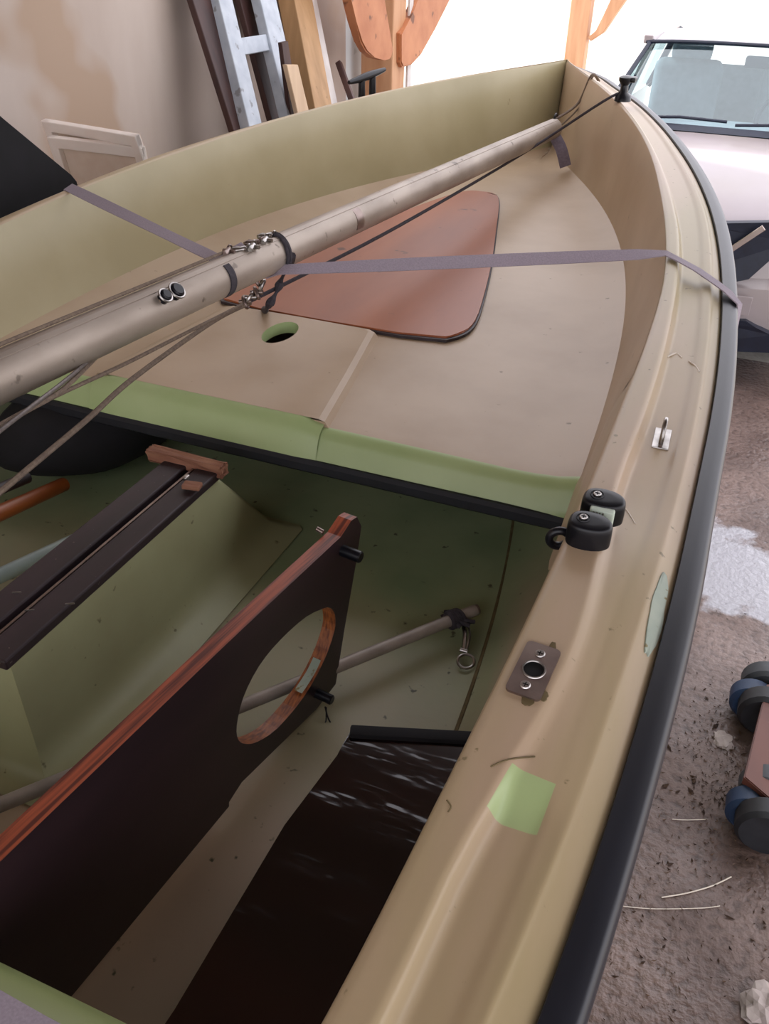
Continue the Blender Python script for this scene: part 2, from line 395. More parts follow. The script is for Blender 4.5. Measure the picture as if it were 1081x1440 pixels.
# cockpit liner
ZF = -.95
def seam(u): return lerp([(-1.3, .46), (0, .52), (.5, .55), (.89, .545), (1.1, .525), (1.4, .48), (2, .34), (2.8, .16), (3.5, .03)], u)
bm = newbm(); rows = []
for u in [q for q in US if q < 2.2]:
    s0 = seam(u); w = max(rb(u)+DI(u)-.03, s0+.02); zt = rz(u)-.036; zf = ZF+.25*ss(1.9, 3.4, u)
    half = [(w, zt), (w-.012, zt-.12*(zt-zf)*3), (s0+(w-s0)*.62, zf+(zt-zf)*.45), (s0+(w-s0)*.25, zf+(zt-zf)*.14), (s0+.012, zf+.012), (s0-.012, zf+.001), (s0*.75, zf-.004), (s0*.4, zf-.006)]
    half[1] = (s0+(w-s0)*.9, zf+(zt-zf)*.75)
    rows.append([V(X0-x, u, z) for x, z in half]+[V(X0, u, zf-.006)]+[V(X0+x, u, z) for x, z in half[::-1]])
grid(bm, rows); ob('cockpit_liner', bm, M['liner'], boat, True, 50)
bm = newbm(); tube(bm, spline([V(X0+seam(u)+.001, u, ZF+.006) for u in (.2, .5, .8, 1.1, 1.4, 1.7)], 6), .0035, 6); ob('floor_seam', bm, M['dirt'], boat)

# outer hull skin
bm = newbm(); rows = []
for u in US:
    a = rim(u, DI(u)+.004, -.07, 1); k = ss(2.6, UT, u)
    zk = -1.22+.35*k+.06*(1-ss(-1.3, .4, u)); w = a.x-X0; du = a.y-u
    half = [(w, a.z-H, 1), (w*.985, a.z-H-.10, .8), (w*(.93-.25*k), (a.z-H)*.45+zk*.55, .5), (w*(.62-.3*k), zk+.06, .2), (w*.25*(1-k), zk+.01, 0)]
    rows.append([V(X0-x, u+du*q, z) for x, z, q in half]+[V(X0, u, zk)]+[V(X0+x, u+du*q, z) for x, z, q in half[::-1]])
grid(bm, rows, cap=True); ob('hull_shell', bm, M['outer'], boat, True, 60)

# centreboard trunk
trunk_bm = newbm()
xl, xr, zt, ua, uf = -.803, -.706, -.752, .552, 1.045
rows = []
for z, o, uo, ua_o in ((zt, 0, 0, 0), (zt-.01, .002, .008, .002), (-.90, .008, .125, .004), (-.925, .016, .145, .012), (-.944, .040, .165, .03), (-.953, .062, .185, .05)):
    rows.append([V(xr+o, ua-ua_o, z), V(xr+o, .8, z), V(xr+o, uf+uo-.012, z), V(xr+o-.012, uf+uo, z), V(xl-o+.012, uf+uo, z), V(xl-o, uf+uo-.012, z), V(xl-o, .8, z), V(xl-o, ua-ua_o, z)])
grid(trunk_bm, rows, True)
trunk_bm.faces.ensure_lookup_table()
M['trunk'] = mat('greenish_trunk_gelcoat', '959470', 'A4A680', 4, .42, c3='6E6C4C', spots=.7, sscale=50)
trunk = ob('centreboard_trunk', trunk_bm, M['trunk'], boat, True, 55)
for xa, xb in ((xl-.004, -.762), (-.744, xr+.004)):
    bm = newbm(); box(bm, V((xa+xb)/2, (ua+uf)/2-.004, zt+.006), (xb-xa, uf-ua+.012, .016), .003); ob('capping_rail', bm, M['blkw'], trunk, False)
bm = newbm(); box(bm, V(-.7465, (ua+uf)/2, zt+.0125), (.004, uf-ua-.03, .003)); ob('slot_edge_strip', bm, M['plate'], trunk, False)
bm = newbm(); box(bm, V(-.753, (ua+uf)/2, zt-.012), (.02, uf-ua, .01)); ob('slot_bottom', bm, M['dark'], trunk, False)
bm = newbm(); beam(bm, az(211, 636, -.735), az(316, 662, -.735), .02, .022, (0, 0, 1), .003)
bmesh.ops.subdivide_edges(bm, edges=bm.edges, cuts=2)
for v in bm.verts: v.co += Vector((random.uniform(-.002, .002), random.uniform(-.003, .003), random.uniform(-.002, .002)))
ob('broken_crosspiece', bm, M['raw'], trunk, False)
bm = newbm(); c = az(270, 683, -.73); box(bm, c, (.03, .018, .008), .002, frame3((1, .2, 0), (0, 1, 0))); ob('wood_chip', bm, M['raw'], trunk, False)
bm = newbm(); box(bm, az(262, 672, -.728), (.008, .012, .008), .002); ob('trunk_screw', bm, M['steel'], trunk, False)
for px, py in ((97, 851), (40, 860), (22, 835)):
    bm = newbm(); a = az(px, py, -.734); beam(bm, a-Vector((.006, 0, 0)), a+Vector((.006, .004, .002)), .0016, .0016, (0, 0, 1), 0); ob('rail_staple', bm, M['steel'], trunk, False)

# aft moulded thwart
bm = newbm(); rows = []
for i in range(21):
    x = -.62+1.24*i/20; e = .03*abs(x/.62)**3
    rows.append([V(X0+x, a+(.25 if k > 1 else 0)*0, z) for k, (a, z) in enumerate([(-.10, -.705), (.16, -.690), (.205, -.692), (.232, -.702), (.246, -.722), (.25, -.76), (.25, -.86), (-.10, -.86)])])
grid(bm, rows, True, cap=True); ob('thwart', bm, M['outer'], boat, True, 50)

def near(off, dz, px, py):
    best = None
    for k in range(500):
        u = .6+.005*k; q = rim(u, off(u), dz); r = q-CAM; d = r.dot(F_)
        e = (540.5+F*r.dot(R_)/d-px)**2+(720-F*r.dot(U_)/d-py)**2
        if best is None or e < best[0]: best = (e, q, u)
    return best[1], best[2]

# ------------------------------------------------------------------ deck fittings (all bolted to the boat)
fw = Vector((-.03, 1, .13)).normalized(); ou = Vector((1, .03, 0)).normalized(); upv = ou.cross(fw).normalized()
def cap_shape(bm, c, L, W, Hh):
    """teardrop cam cover: round at one end, narrower at the other, domed edge"""
    n = 36; ring = []
    for i in range(n):
        a = 2*math.pi*i/n; x = math.cos(a); y = math.sin(a)
        k = 1-.22*max(x, 0)**1.5
        sx = (abs(x)**.72)*(1 if x > 0 else -1); sy = (abs(y)**.72)*(1 if y > 0 else -1)
        ring.append((sx*L/2, sy*W/2*k*(1-.12*(x > 0)*x)))
    rows = []
    for s, z in ((1.0, 0), (1.01, Hh*.3), (1.0, Hh*.72), (.965, Hh*.88), (.90, Hh*.97), (.80, Hh), (.4, Hh*1.01), (.02, Hh*1.01)):
        rows.append([c+ou*x*s+fw*y*s+upv*z for x, y in ring])
    grid(bm, rows, True, cap=True)
cleat = None
c_near = on(TS, 826, 760)[0]; c_far = on(TS, 845, 727)[0]
for k, (c, sc) in enumerate(((c_near, (840, 735)), (c_far, (835, 692)))):
    bm = newbm(); cap_shape(bm, c, .050, .036, .030)
    co = ob('cam_cleat', bm, M['blk'], boat, True, 50)
    s = c-ou*.009+fw*.002+upv*.0305
    bm = newbm(); cyl(bm, s-upv*.001, s+upv*.0022, .0048, 20, bev=.0008); sco = ob('screw', bm, M['steel'], co)
    bm = newbm(); box(bm, s+upv*.0022, (.0052, .0011, .0008), 0, frame3(ou, fw)); box(bm, s+upv*.0022, (.0011, .0052, .0008), 0, frame3(ou, fw)); ob('screw_slot', bm, M['dark'], co, False)
    bm = newbm(); torus(bm, s, upv, .0075, .0007, 28, 6); ob('screw_seat', bm, M['blk'], co)
    if k == 0: cleat = co
mid = (c_near+c_far)/2
bm = newbm(); box(bm, mid+ou*.005+upv*.014+fw*.004, (.028, .008, .028), .002, frame3(ou, fw)); jaw = ob('cleat_jaw', bm, M['white'], boat, False)
bm = newbm()
for i in range(4): box(bm, mid+ou*(-.004+.0035*i)+upv*(.023)-fw*.0003, (.0014, .0006, .004), 0, frame3(ou, fw))
ob('jaw_marks', bm, M['plate'], jaw, False)
fl = az(786, 757, rz(.83)-.012)
bm = newbm(); torus(bm, fl, Vector((-.35, 1, .1)), .0115, .005, 28, 10); ob('rope_eye', bm, M['blk'], boat)
# rowlock plate
rc, upr = on(TS, 750, 944); rx = (on(TS, 765, 912)[0]-on(TS, 735, 976)[0]).normalized()
ry = upr.cross(rx).normalized(); upp = rx.cross(ry).normalized()
bm = newbm(); n = 28
def rr_plate(a, b, r):
    out = []
    for cx, cy, s in ((a-r, b-r, 0), (-a+r, b-r, 1), (-a+r, -b+r, 2), (a-r, -b+r, 3)):
        for i in range(6): t = (s+i/5)*math.pi/2; out.append((cx+r*math.cos(t), cy+r*math.sin(t)))
    return out
pl_ = rr_plate(.034, .0175, .005); hl = [(.011*math.cos(2*math.pi*i/24), .0105*math.sin(2*math.pi*i/24)) for i in range(24)]
def P3(x, y, z): return rc+rx*x+ry*y+upp*z
for z in (.003,):
    a = [bm.verts.new(P3(x, y, z)) for x, y in pl_]; b = [bm.verts.new(P3(x, y, z)) for x, y in hl]
    e = [bm.edges.new((a[i], a[(i+1) % 24])) for i in range(24)]+[bm.edges.new((b[i], b[(i+1) % 24])) for i in range(24)]
    bmesh.ops.triangle_fill(bm, use_beauty=True, edges=e)
    a2 = [bm.verts.new(P3(x, y, -.001)) for x, y in pl_]; b2 = [bm.verts.new(P3(x, y, .0015)) for x, y in hl]
    for i in range(24): j = (i+1) % 24; bm.faces.new((a[i], a[j], a2[j], a2[i])); bm.faces.new((b[i], b[j], b2[j], b2[i]))
rp = ob('rowlock_plate', bm, M['plate'], boat, True, 40)
bm = newbm(); torus(bm, P3(0, 0, .003), upp, .0108, .0012, 28, 6); ob('hole_rim', bm, M['steel'], rp)
bm = newbm(); cyl(bm, P3(0, 0, .0002), P3(0, 0, .0012), .0108, 24); ob('socket', bm, M['dark'], rp)
for s in (-1, 1):
    bm = newbm(); cyl(bm, P3(.0215*s, .001, .002), P3(.0215*s, .001, .0042), .0052, 20, bev=.001); sc_ = ob('screw', bm, M['steel'], rp)
    bm = newbm(); box(bm, P3(.0215*s, .001, .0042), (.0055, .001, .0006), 0, frame3(rx, ry)); box(bm, P3(.0215*s, .001, .0042), (.001, .0055, .0006), 0, frame3(rx, ry)); ob('screw_slot', bm, M['dark'], rp, False)
def blob(name, px, py, a, b, m, par, seed, h=.0009, xd=None, n=30, rag=.35):
    c, upv = on(TS, px, py); x = Vector(xd or (0, 1, .1)); x = (x-upv*x.dot(upv)).normalized(); y = upv.cross(x).normalized()
    bm = newbm(); rows = []
    for s, z in ((1, -.001), (.96, h), (.6, h*1.25), (.02, h*1.3)):
        rows.append([c+x*(math.cos(t)*a*s*(1+rag*noise.noise((math.cos(t)*1.6, math.sin(t)*1.6, seed))))+y*(math.sin(t)*b*s*(1+rag*noise.noise((math.cos(t)*2, math.sin(t)*2, seed+7))))+upv*z for t in [2*math.pi*i/n for i in range(n)]])
    grid(bm, rows, True, cap=True); return ob(name, bm, m, par, True, 60)
for px, py, a, b in ((725, 962, .010, .006), (775, 915, .012, .004), (742, 984, .008, .006), (763, 978, .007, .005)):
    blob('sealant_grime', px, py, a, b, M['dirt'], boat, px, .0006)
# eye strap
ec = rim(1.11, .5*(D3(1.11)+D2(1.11))+.016, -.024); ec = on(TS, 930, 618)[0]
bm = newbm(); box(bm, ec+upv*.001, (.022, .048, .003), .001, frame3(ou, fw)); es = ob('eye_strap', bm, M['steel'], boat, False)
bm = newbm(); tube(bm, spline([ec-fw*.014+upv*.002, ec-fw*.013+upv*.014, ec-fw*.004+upv*.026, ec+fw*.008+upv*.028, ec+fw*.015+upv*.016, ec+fw*.016+upv*.002], 6), .0032, 10); ob('strap_loop', bm, M['steel'], es)
for s in (-1, 1):
    bm = newbm(); cyl(bm, ec+fw*.021*s+upv*.002, ec+fw*.021*s+upv*.004, .0022, 12); ob('rivet', bm, M['plate'], es)
# fairlead near the stem
f0 = near(lambda u: .006, .004, 876, 139)[0]
bm = newbm(); rows = []
for sx, sy, z in ((.026, .034, -.004), (.024, .032, .010), (.013, .022, .020), (.011, .020, .040), (.02, .03, .052), (.021, .031, .062), (.012, .02, .066)):
    rows.append([f0+Vector((math.cos(t)*sx, math.sin(t)*sy, z)) for t in [2*math.pi*i/20 for i in range(20)]])
grid(bm, rows, True, cap=True); fair = ob('bow_fairlead', bm, M['blk'], boat)
bm = newbm(); box(bm, f0+Vector((.022, .01, .056)), (.018, .05, .014), .004); ob('fairlead_horn', bm, M['blk'], fair)
# horn cleat on the port shelf
pc = rim(2.95, .045, -.02, -1); pc = ay(516, 132, pc.y)
dr = Vector((.25, 1, .05)).normalized(); 
bm = newbm(); pts = spline([pc-dr*.10+Vector((0, 0, .048)), pc-dr*.05+Vector((0, 0, .050)), pc+Vector((0, 0, .054)), pc+dr*.05+Vector((0, 0, .058)), pc+dr*.10+Vector((0, 0, .062))], 6)
tube(bm, pts, [.006+.007*math.sin(math.pi*i/(len(pts)-1)) for i in range(len(pts))], 12); hc = ob('horn_cleat', bm, M['blk'], boat)
for s in (-1, 1):
    bm = newbm(); cyl(bm, pc+dr*.03*s-Vector((0, 0, .10)), pc+dr*.03*s+Vector((0, 0, .052)), .014, 16, .011); ob('cleat_leg', bm, M['blk'], hc)
# filler patches, chips and cracks on the side deck
def on_deck(px, py, dz): return az(px, py, dz)
blob('filler_patch', 923, 862, .066, .0095, M['patch'], boat, 3, .0012, (-.02, 1, .12), rag=.25)
for pts, r, m in (([(876, 712), (884, 722), (893, 737)], .0012, 'chip'), ([(690, 1078), (715, 1068), (752, 1064)], .0008, 'dirt'), ([(938, 502), (950, 497), (958, 503)], .0014, 'chip'), ([(968, 508), (977, 514), (983, 523)], .0014, 'chip'), ([(628, 1125), (634, 1134), (630, 1142)], .0008, 'dirt')):
    bm = newbm(); q = [on(TS, x, y)[0] for x, y in pts]; tube(bm, spline(q, 4), r, 6); ob('gelcoat_scratch', bm, M[m], boat)

# hatch cover
zh = lambda u: dz_at(u)+.010
xm = -.775
rt = [Vector((q.x, q.y, 0)) for q in (az(px, py, -.688) for px, py in ((560, 470), (626, 477), (652, 470), (668, 455), (679, 425), (690, 380), (697, 330), (700, 302), (697, 290), (686, 285), (655, 283)))]
rt = [Vector((xm, 1.612, 0))]+rt[0:1]+spline(rt[1:], 3)
a = [(p.x, p.y) for p in rt]; a = a+[(2*xm-x, u) for x, u in a[:0:-1]]
bm = newbm()
prism(bm, [V(x, u, zh(u)) for x, u in a], Vector((0, 0, -.012)), bev=.002)
hatch = ob('hatch_cover', bm, M['hatch'], boat, True, 30)
bm = newbm(); prism(bm, [V(xm+(x-xm)*1.018, 2.18+(u-2.18)*1.012, zh(u)-.004) for x, u in a], Vector((0, 0, -.006))); ob('hatch_gasket', bm, M['blkw'], hatch, False)
# a small loop of cord on the hatch's near edge
hk = az(467, 430, -.69)
bm = newbm(); torus(bm, hk, (0, 0, 1), .014, .003, 20, 8); ob('hatch_ring', bm, M['rope'], hatch)

# ------------------------------------------------------------------ mast and rigging
mA, mB, mC = ad(0, 530, 1.10), ad(400, 350, 1.75), ad(778, 181, 3.0)
mdir = (mC-mA).normalized(); mstart = mA-mdir*1.5
def mp(t): return mA+mdir*t
def mpx(px, py):                                                # point of the mast axis nearest to a sight line
    r = ray(px, py).normalized(); w = mA-CAM; b = mdir.dot(r); d = mdir.dot(w); e = r.dot(w)
    return mA+mdir*((b*e-d)/(1-b*b))
mast = thing('mast', 'long weathered aluminium mast lying fore and aft over the foredeck', 'mast', mstart)
MR = .031
bm = newbm(); n = 28; rows = []
tl = (mC-mstart).length
for i in range(31):
    p = mstart+mdir*tl*i/30; a = mdir.cross(Vector((0, 0, 1))).normalized(); u = a.cross(mdir)
    rows.append([p+(a*math.cos(t)*MR+u*math.sin(t)*MR*(1+.06)) for t in [2*math.pi*k/n for k in range(n)]])
grid(bm, rows, True, cap=True); ob('mast_tube', bm, M['alu'], mast, True, 50)
ma = mdir.cross(Vector((0, 0, 1))).normalized(); mu = ma.cross(mdir)
# luff groove strip along the tube's shoulder
bm = newbm(); g = (mu*.94+ma*.30).normalized(); beam(bm, mstart+g*MR*1.02, mC+g*MR*1.02, .010, .003, g, .0008); ob('sail_track', bm, M['alu'], mast, False)
def band(px, py, w, m, a0, a1, name, rr=.0015):
    c = mpx(px, py); bm = newbm(); rows = []
    for i in range(25):
        t = a0+(a1-a0)*i/24; o = ma*math.cos(t)+mu*math.sin(t)
        p = c+o*(MR*1.03+rr)
        rows.append([p-mdir*w/2, p+mdir*w/2, p+mdir*w/2-o*.004, p-mdir*w/2-o*.004])
    grid(bm, rows, True, cap=True); return ob(name, bm, m, mast, True, 40)
band(306, 390, .016, M['roped'], -1.0, 1.0, 'tape_band')
band(485, 300, .03, M['plate'], -.4, 1.9, 'worn_patch', .0003)
bm = newbm(); c = mC; cyl(bm, c-mdir*.004, c+mdir*.006, MR*.98, 28, bev=.002); ob('mast_cap', bm, M['plate'], mast)
bm = newbm(); torus(bm, mC+mu*.028+mdir*.012, ma, .018, .004, 20, 8); box(bm, mC+mu*.02+mdir*.004, (.012, .02, .03), .003, frame3(ma, mdir)); ob('end_shackle', bm, M['blk'], mast)
# bolts with black cord
for (px, py), r in (((222, 412), .011), ((212, 432), .009)):
    c = mpx(px, py)+(mu*.65+ma*.76)*MR*1.05
    bm = newbm(); cyl(bm, c-(mu+ma)*.004, c+(mu+ma).normalized()*.014, r, 14, bev=.002); ob('mast_bolt', bm, M['blk'], mast)
    bm = newbm(); torus(bm, c+(mu+ma).normalized()*.008, (mu+ma), r*1.2, .002, 18, 6); ob('bolt_washer', bm, M['steel'], mast)
# stay tangs and turnbuckle clutter on the mast's top
for i in range(6):
    c = mpx(316+12*i, 356-1.5*i)+mu*(MR*1.1)+ma*(.010*((i*37) % 5-2)/2)
    bm = newbm(); d = (mdir*.8+ma*(.5 if i % 2 else -.3)).normalized()
    tube(bm, [c-d*.016, c-d*.010, c, c+d*.010, c+d*.016], [.004, .006, .0045, .006, .004], 10)
    cyl(bm, c-ma*.012+mdir*.006, c+ma*.012+mdir*.006, .0035, 10)
    torus(bm, c+d*.018, ma, .007, .0018, 14, 6)
    ob('stay_shackle', bm, M['steel'] if i % 3 else M['plate'], mast)
# black cord tied round the mast, tail hanging to the deck
def loopat(px, py, tilt, r, name):
    c = mpx(px, py); bm = newbm(); torus(bm, c, mdir+ma*tilt, MR*1.13, r, 32, 8, 1.02, 1.02); return bm
for i, tl_ in enumerate((.05, .35, .22)):
    t = tag(ob('cord_lashing', loopat(384+2*i, 352, tl_, .0032, ''), M['roped']), ['black cord lashing round mast, tight turn nearest the stern', 'black cord lashing round mast, slanting turn nearest the bow', 'black cord lashing round mast, middle turn of three'][i], 'cord', 'cord lashing turns')
c0 = mpx(392, 360)+ma*MR*1.1
tail = spline([c0, ad(396, 392, 1.72), ad(388, 412, 1.72), ad(376, 432, 1.73), az(372, 436, -.690)], 6)
bm = newbm(); tube(bm, tail, [.006+.003*math.sin(i*.9) for i in range(len(tail))], 8); tag(ob('cord_tail', bm, M['roped']), 'black cord end hanging from mast lashing down to the wooden hatch', 'cord')
# chainplate shackles hanging under the mast
sh = thing('rigging_shackle', 'tarnished steel shackles linking wires below the mast over the hatch edge', 'shackle', ad(350, 415, 1.70))
for i, (px, py) in enumerate(((364, 393), (368, 402), (361, 412), (352, 419), (345, 425))):
    c = ad(px, py, 1.70); bm = newbm(); torus(bm, c, (1, .3*(i % 3), .5-(i % 2)), .010, .0036, 18, 8, 1.25, .8); 
    if i > 1: cyl(bm, c-Vector((.012, .004, 0)), c+Vector((.012, .004, .002)), .005, 10)
    ob('shackle_link', bm, M['steel'] if i % 2 else M['plate'], sh)
# webbing tail under the mast's bow end
pe = mC-mdir*.02-mu*.02
bm = newbm(); q = spline([mC+mu*.02+mdir*.012, mC+mdir*.02-mu*.02, ad(789, 210, 3.02), ad(795, 234, 3.05)], 6)
ribbon(bm, q, .04, .004, Vector((.3, -1, .2))); tag(ob('webbing_tail', bm, M['strapd']), 'dark grey webbing tail hanging from bow end of the mast', 'strap')

def rope(name, pts, r, m, label, n=8, cat='rope', group=None):
    bm = newbm(); tube(bm, spline(pts, n), r, 8); return tag(ob(name, bm, M[m]), label, cat, group)
fr = f0+Vector((-.012, 0, .008))
rope('forestay_rope', [ad(345, 426, 1.70), ad(395, 402, 1.74), ad(560, 318, 2.05), ad(740, 213, 2.75), fr+Vector((-.02, -.02, .0)), fr+Vector((.03, .02, .0))], .0042, 'roped', 'dark rope stretched from shackles under the mast to the black bow fairlead')
rope('bow_line', [mC+mu*.03+mdir*.012, ad(812, 146, 3.05), rim(3.37, -.004, .006), rim(3.40, .03, -.01)], .0045, 'rope', 'grey cord from bow end of mast over the starboard rim ahead of the fairlead')
rope('bow_line', [mC-mu*.01+mdir*.018, ad(815, 150, 3.06), rim(3.35, -.004, .006), rim(3.38, .03, -.01)], .0028, 'rope', 'thin lower cord from bow end of mast to the starboard rim')
rope('shroud_wire', [ad(345, 426, 1.70), ad(250, 474, 1.45), ad(175, 512, 1.30), ad(45, 573, 1.1), ad(-90, 650, .95)], .0032, 'rope', 'brown shroud running aft from shackles, upper of the pair crossing the lime lip')
rope('shroud_wire', [ad(352, 426, 1.71), ad(300, 452, 1.60), ad(190, 530, 1.35), ad(120, 592, 1.22), ad(0, 692, 1.08), ad(-60, 740, 1.0)], [.003]*8*1+[.003]*33 if False else .0042, 'rope', 'grey brown shroud crossing the lime lip over the black bundle')
rope('halyard', [mpx(212, 432)+(mu*.65+ma*.76)*MR*1.3, ad(160, 478, 1.30), ad(90, 546, 1.15), ad(30, 582, 1.05), ad(-60, 640, .95)], .0035, 'rope', 'frayed grey halyard hanging from black bolts on the mast')
rope('halyard', [mpx(212, 432)+(mu*.5+ma*.86)*MR*1.25, ad(172, 462, 1.33), ad(110, 520, 1.18), ad(40, 575, 1.05), ad(-70, 660, .93)], .0028, 'wire', 'thin steel halyard wire beside the frayed halyard at the mast')
mq = lambda px, py: mpx(px, py)+mu*MR*1.12-ma*.012
rope('mast_wire', [mq(320, 362), mq(250, 394), mq(150, 446), mq(0, 520), mq(-100, 570)], .003, 'rope', 'brown wire lying along the top of the mast towards the stern')

# ------------------------------------------------------------------ lilac ratchet straps
zr = rim(1.9, 0, 0, -1)
pL = [mpx(330, 352)+mu*MR*1.25, mpx(312, 350)+mu*MR*1.1-ma*.03, ad(205, 305, 1.82), ]
pr = None
for k in range(200):                                            # where the strap crosses the port rim
    u = 1+.01*k; q = rim(u, 0, .004, -1)
    r = q-CAM; d = r.dot(F_); px = 540.5+F*r.dot(R_)/d; py = 720-F*r.dot(U_)/d
    if pr is None or abs(px-95) < pr[0]: pr = (abs(px-95), u)
u = pr[1]; pA = rim(u, .0, .004, -1)
a0 = mpx(312, 352)+mu*.02-ma*MR*.9
q = [mpx(335, 350)+mu*MR*1.2]+[a0.lerp(pA, i/12) for i in range(13)]+[rim(u, .012, -.02, -1), rim(u, .06, -.05, -1), rim(u, .12, -.056, -1), rim(u-.01, .13, -.12, -1), rim(u-.02, .06, -.45, -1)]
bm = newbm(); nn = [Vector((.25*math.sin(i*.45), -.35, 1)).normalized() for i in range(15)]+[Vector((-.3, 0, 1)), Vector((-.6, 0, 1)), Vector((-1, 0, .3)), Vector((-1, 0, 0))]
ribbon(bm, q, .026, .002, nn[:len(q)]); tag(ob('lashing_strap', bm, M['strap']), 'lilac webbing strap from mast out over the port side', 'strap', 'lashing straps')
uS = 1.60
pB = rim(1.72, -.004, .005)
def onpx(px, off, dz):
    best = None
    for k in range(400):
        u = .8+.006*k; q = rim(u, off(u), dz); r = q-CAM; d = r.dot(F_); e = abs(540.5+F*r.dot(R_)/d-px)
    return None
s1, u1 = near(D1, .006, 932, 356); s2, u2 = near(D2, .004, 957, 366); s3, u3 = near(D4, -.010, 1000, 396); s4, u4 = near(DO, -.024, 1029, 428)
a1 = mpx(386, 382)+ma*MR*.8-mu*.02
q = [mpx(380, 372)-mu*MR*1.0, a1]+[a1.lerp(s1, i/14) for i in range(1, 15)]+[s2, (s2+s3)/2+Vector((0, 0, .002)), s3, (s3+s4)/2+Vector((0, 0, .003)), s4]
s5 = s4+Vector((.006, 0, -.04)); s6 = s4+Vector((-.02, .02, -.4)); q += [s5, s6]
nn = []
for i in range(len(q)):
    t = min(max((i-1)/14, 0), 1); tw = math.sin(t*math.pi)*.9
    nn.append(Vector((0, -math.sin(.5+.6*tw), math.cos(.5+.6*tw))).normalized() if i < 15 else Vector((.35, -.1, 1)))
nn[-4] = Vector((.3, 0, 1)); nn[-3] = Vector((.7, 0, 1)); nn[-2] = nn[-1] = Vector((1, 0, .05))
bm = newbm(); ribbon(bm, q, .024, .002, nn); tag(ob('lashing_strap', bm, M['strap']), 'lilac webbing strap from mast across foredeck and over starboard rub rail', 'strap', 'lashing straps')
bm = newbm(); q = [az(-90, 1380, -.684), az(-20, 1424, -.684), az(45, 1462, -.684), az(120, 1502, -.684)]
ribbon(bm, q, .034, .003, Vector((0, 0, 1))); tag(ob('webbing_strap', bm, M['strap']), 'lilac webbing lying across the green aft thwart, close to the viewer', 'strap')

# ------------------------------------------------------------------ loose boards and spars in the cockpit
Bf = az(468, 967, -.94); Ba = az(110, 1390, -.94); e = (Bf-Ba).normalized(); tilt = Vector((.03, 0, 1))
nb = e.cross(tilt).normalized(); nb = nb if nb.x > 0 else -nb
def apl(x, y): r = ray(x, y); return CAM+r*((Bf-CAM).dot(nb)/r.dot(nb))
out_px = [(320, 904), (400, 829), (479, 755), (494, 732), (502, 727), (508, 740), (501, 789), (485, 880), (472, 962), (446, 996), (340, 1100), (322, 1128), (322, 1134), (110, 1390), (0, 1520), (-140, 1690), (-200, 1395), (0, 1212)]
hole_px = [(459, 854), (431, 867), (394, 900), (364, 937), (342, 981), (333, 1020), (335, 1040), (345, 1046), (362, 1043), (390, 1024), (427, 980), (455, 930), (470, 888), (471, 866), (466, 856)]
bm = newbm(); D = -nb*.021
O = [apl(*q) for q in out_px]; Hh = [p for p in spline([apl(*q) for q in hole_px+hole_px[:1]], 3)][:-1]
# tidy the outline's far aft end so that it stays on the board's plane
def face_ring(off, mi):
    a = [bm.verts.new(p+off) for p in O]; b = [bm.verts.new(p+off) for p in Hh]
    ed = [bm.edges.new((a[i], a[(i+1) % len(a)])) for i in range(len(a))]+[bm.edges.new((b[i], b[(i+1) % len(b)])) for i in range(len(b))]
    r = bmesh.ops.triangle_fill(bm, use_beauty=True, edges=ed)
    for f in r['geom']:
        if isinstance(f, bmesh.types.BMFace): f.material_index = mi
    return a, b
a1_, b1_ = face_ring(Vector(), 0); a2_, b2_ = face_ring(D, 0)
for i in range(len(O)): j = (i+1) % len(O); bm.faces.new((a1_[i], a1_[j], a2_[j], a2_[i])).material_index = 1
for i in range(len(Hh)): j = (i+1) % len(Hh); bm.faces.new((b1_[i], b1_[j], b2_[j], b2_[i])).material_index = 2
board = thing('plywood_board', 'mahogany plywood board with a round hole standing on edge in the cockpit', 'board', Bf)
ob('board_panel', bm, [M['brdf'], M['brde'], M['plyh']], board, False)
for px, py, r, l, lb in ((481, 774, .0085, .030, 'upper'), (446, 975, .0075, .026, 'lower')):
    p = apl(px, py); bm = newbm(); cyl(bm, p-nb*.002, p+nb*l, r, 20, bev=.0015); ob('peg', bm, M['blk'], board)
p = apl(449, 990); bm = newbm(); tube(bm, spline([p+nb*.01, p+nb*.02+Vector((0, -.01, -.008)), p+nb*.03+Vector((0, -.012, -.02))], 4), .0012, 6); tube(bm, spline([p+nb*.012, p+nb*.014+Vector((.004, -.014, -.012)), p+nb*.016+Vector((0, -.02, -.018))], 4), .001, 6); ob('wire_clip', bm, M['blk'], board)
p = apl(474, 756)+D*1.05; bm = newbm(); cyl(bm, p, p-nb*.010+Vector((0, 0, .002)), .0035, 12); ob('board_bolt', bm, M['plate'], board)
hc_ = sum((p for p in Hh), Vector())/len(Hh); wr = [p for p in [apl(*q) for q in ((455, 930), (447, 947), (438, 962), (428, 977))]]
bm = newbm(); grid(bm, [[p+(hc_-p)*.012+nb*-.004, p+(hc_-p)*.012+nb*-.017] for p in spline(wr, 4)]); ob('worn_patch', bm, M['patch'], board)

zg = -.85
gp = [az(474, 1062, zg), az(480, 1050, zg), az(492, 1027, zg), az(655, 1031, zg), az(760, 1034, zg)]
gl = [az(245, 1420, zg), az(400, 1160, zg)]
o_ = [gp[0], gp[1], gp[2], gp[3], V(-.145, gp[3].y, zg), V(-.15, -.1, zg), V(gl[0].x-.03, -.1, zg), gl[0], gl[1]]
bm = newbm(); prism(bm, o_, Vector((0, 0, -.022)), bev=.003)
tag(ob('lacquered_board', bm, M['gloss'], None, True, 25), 'glossy black cherry board lying flat beside starboard side deck', 'board')
# batten that lifts the glossy board's front edge
bm = newbm(); beam(bm, az(492, 1029, zg+.002), Vector((-.15, gp[3].y-.003, zg+.002+H)), .018, .010, (0, 0, 1), .003)
tag(ob('edge_batten', bm, M['bag']), 'thin black batten along the forward edge of the glossy board', 'batten')

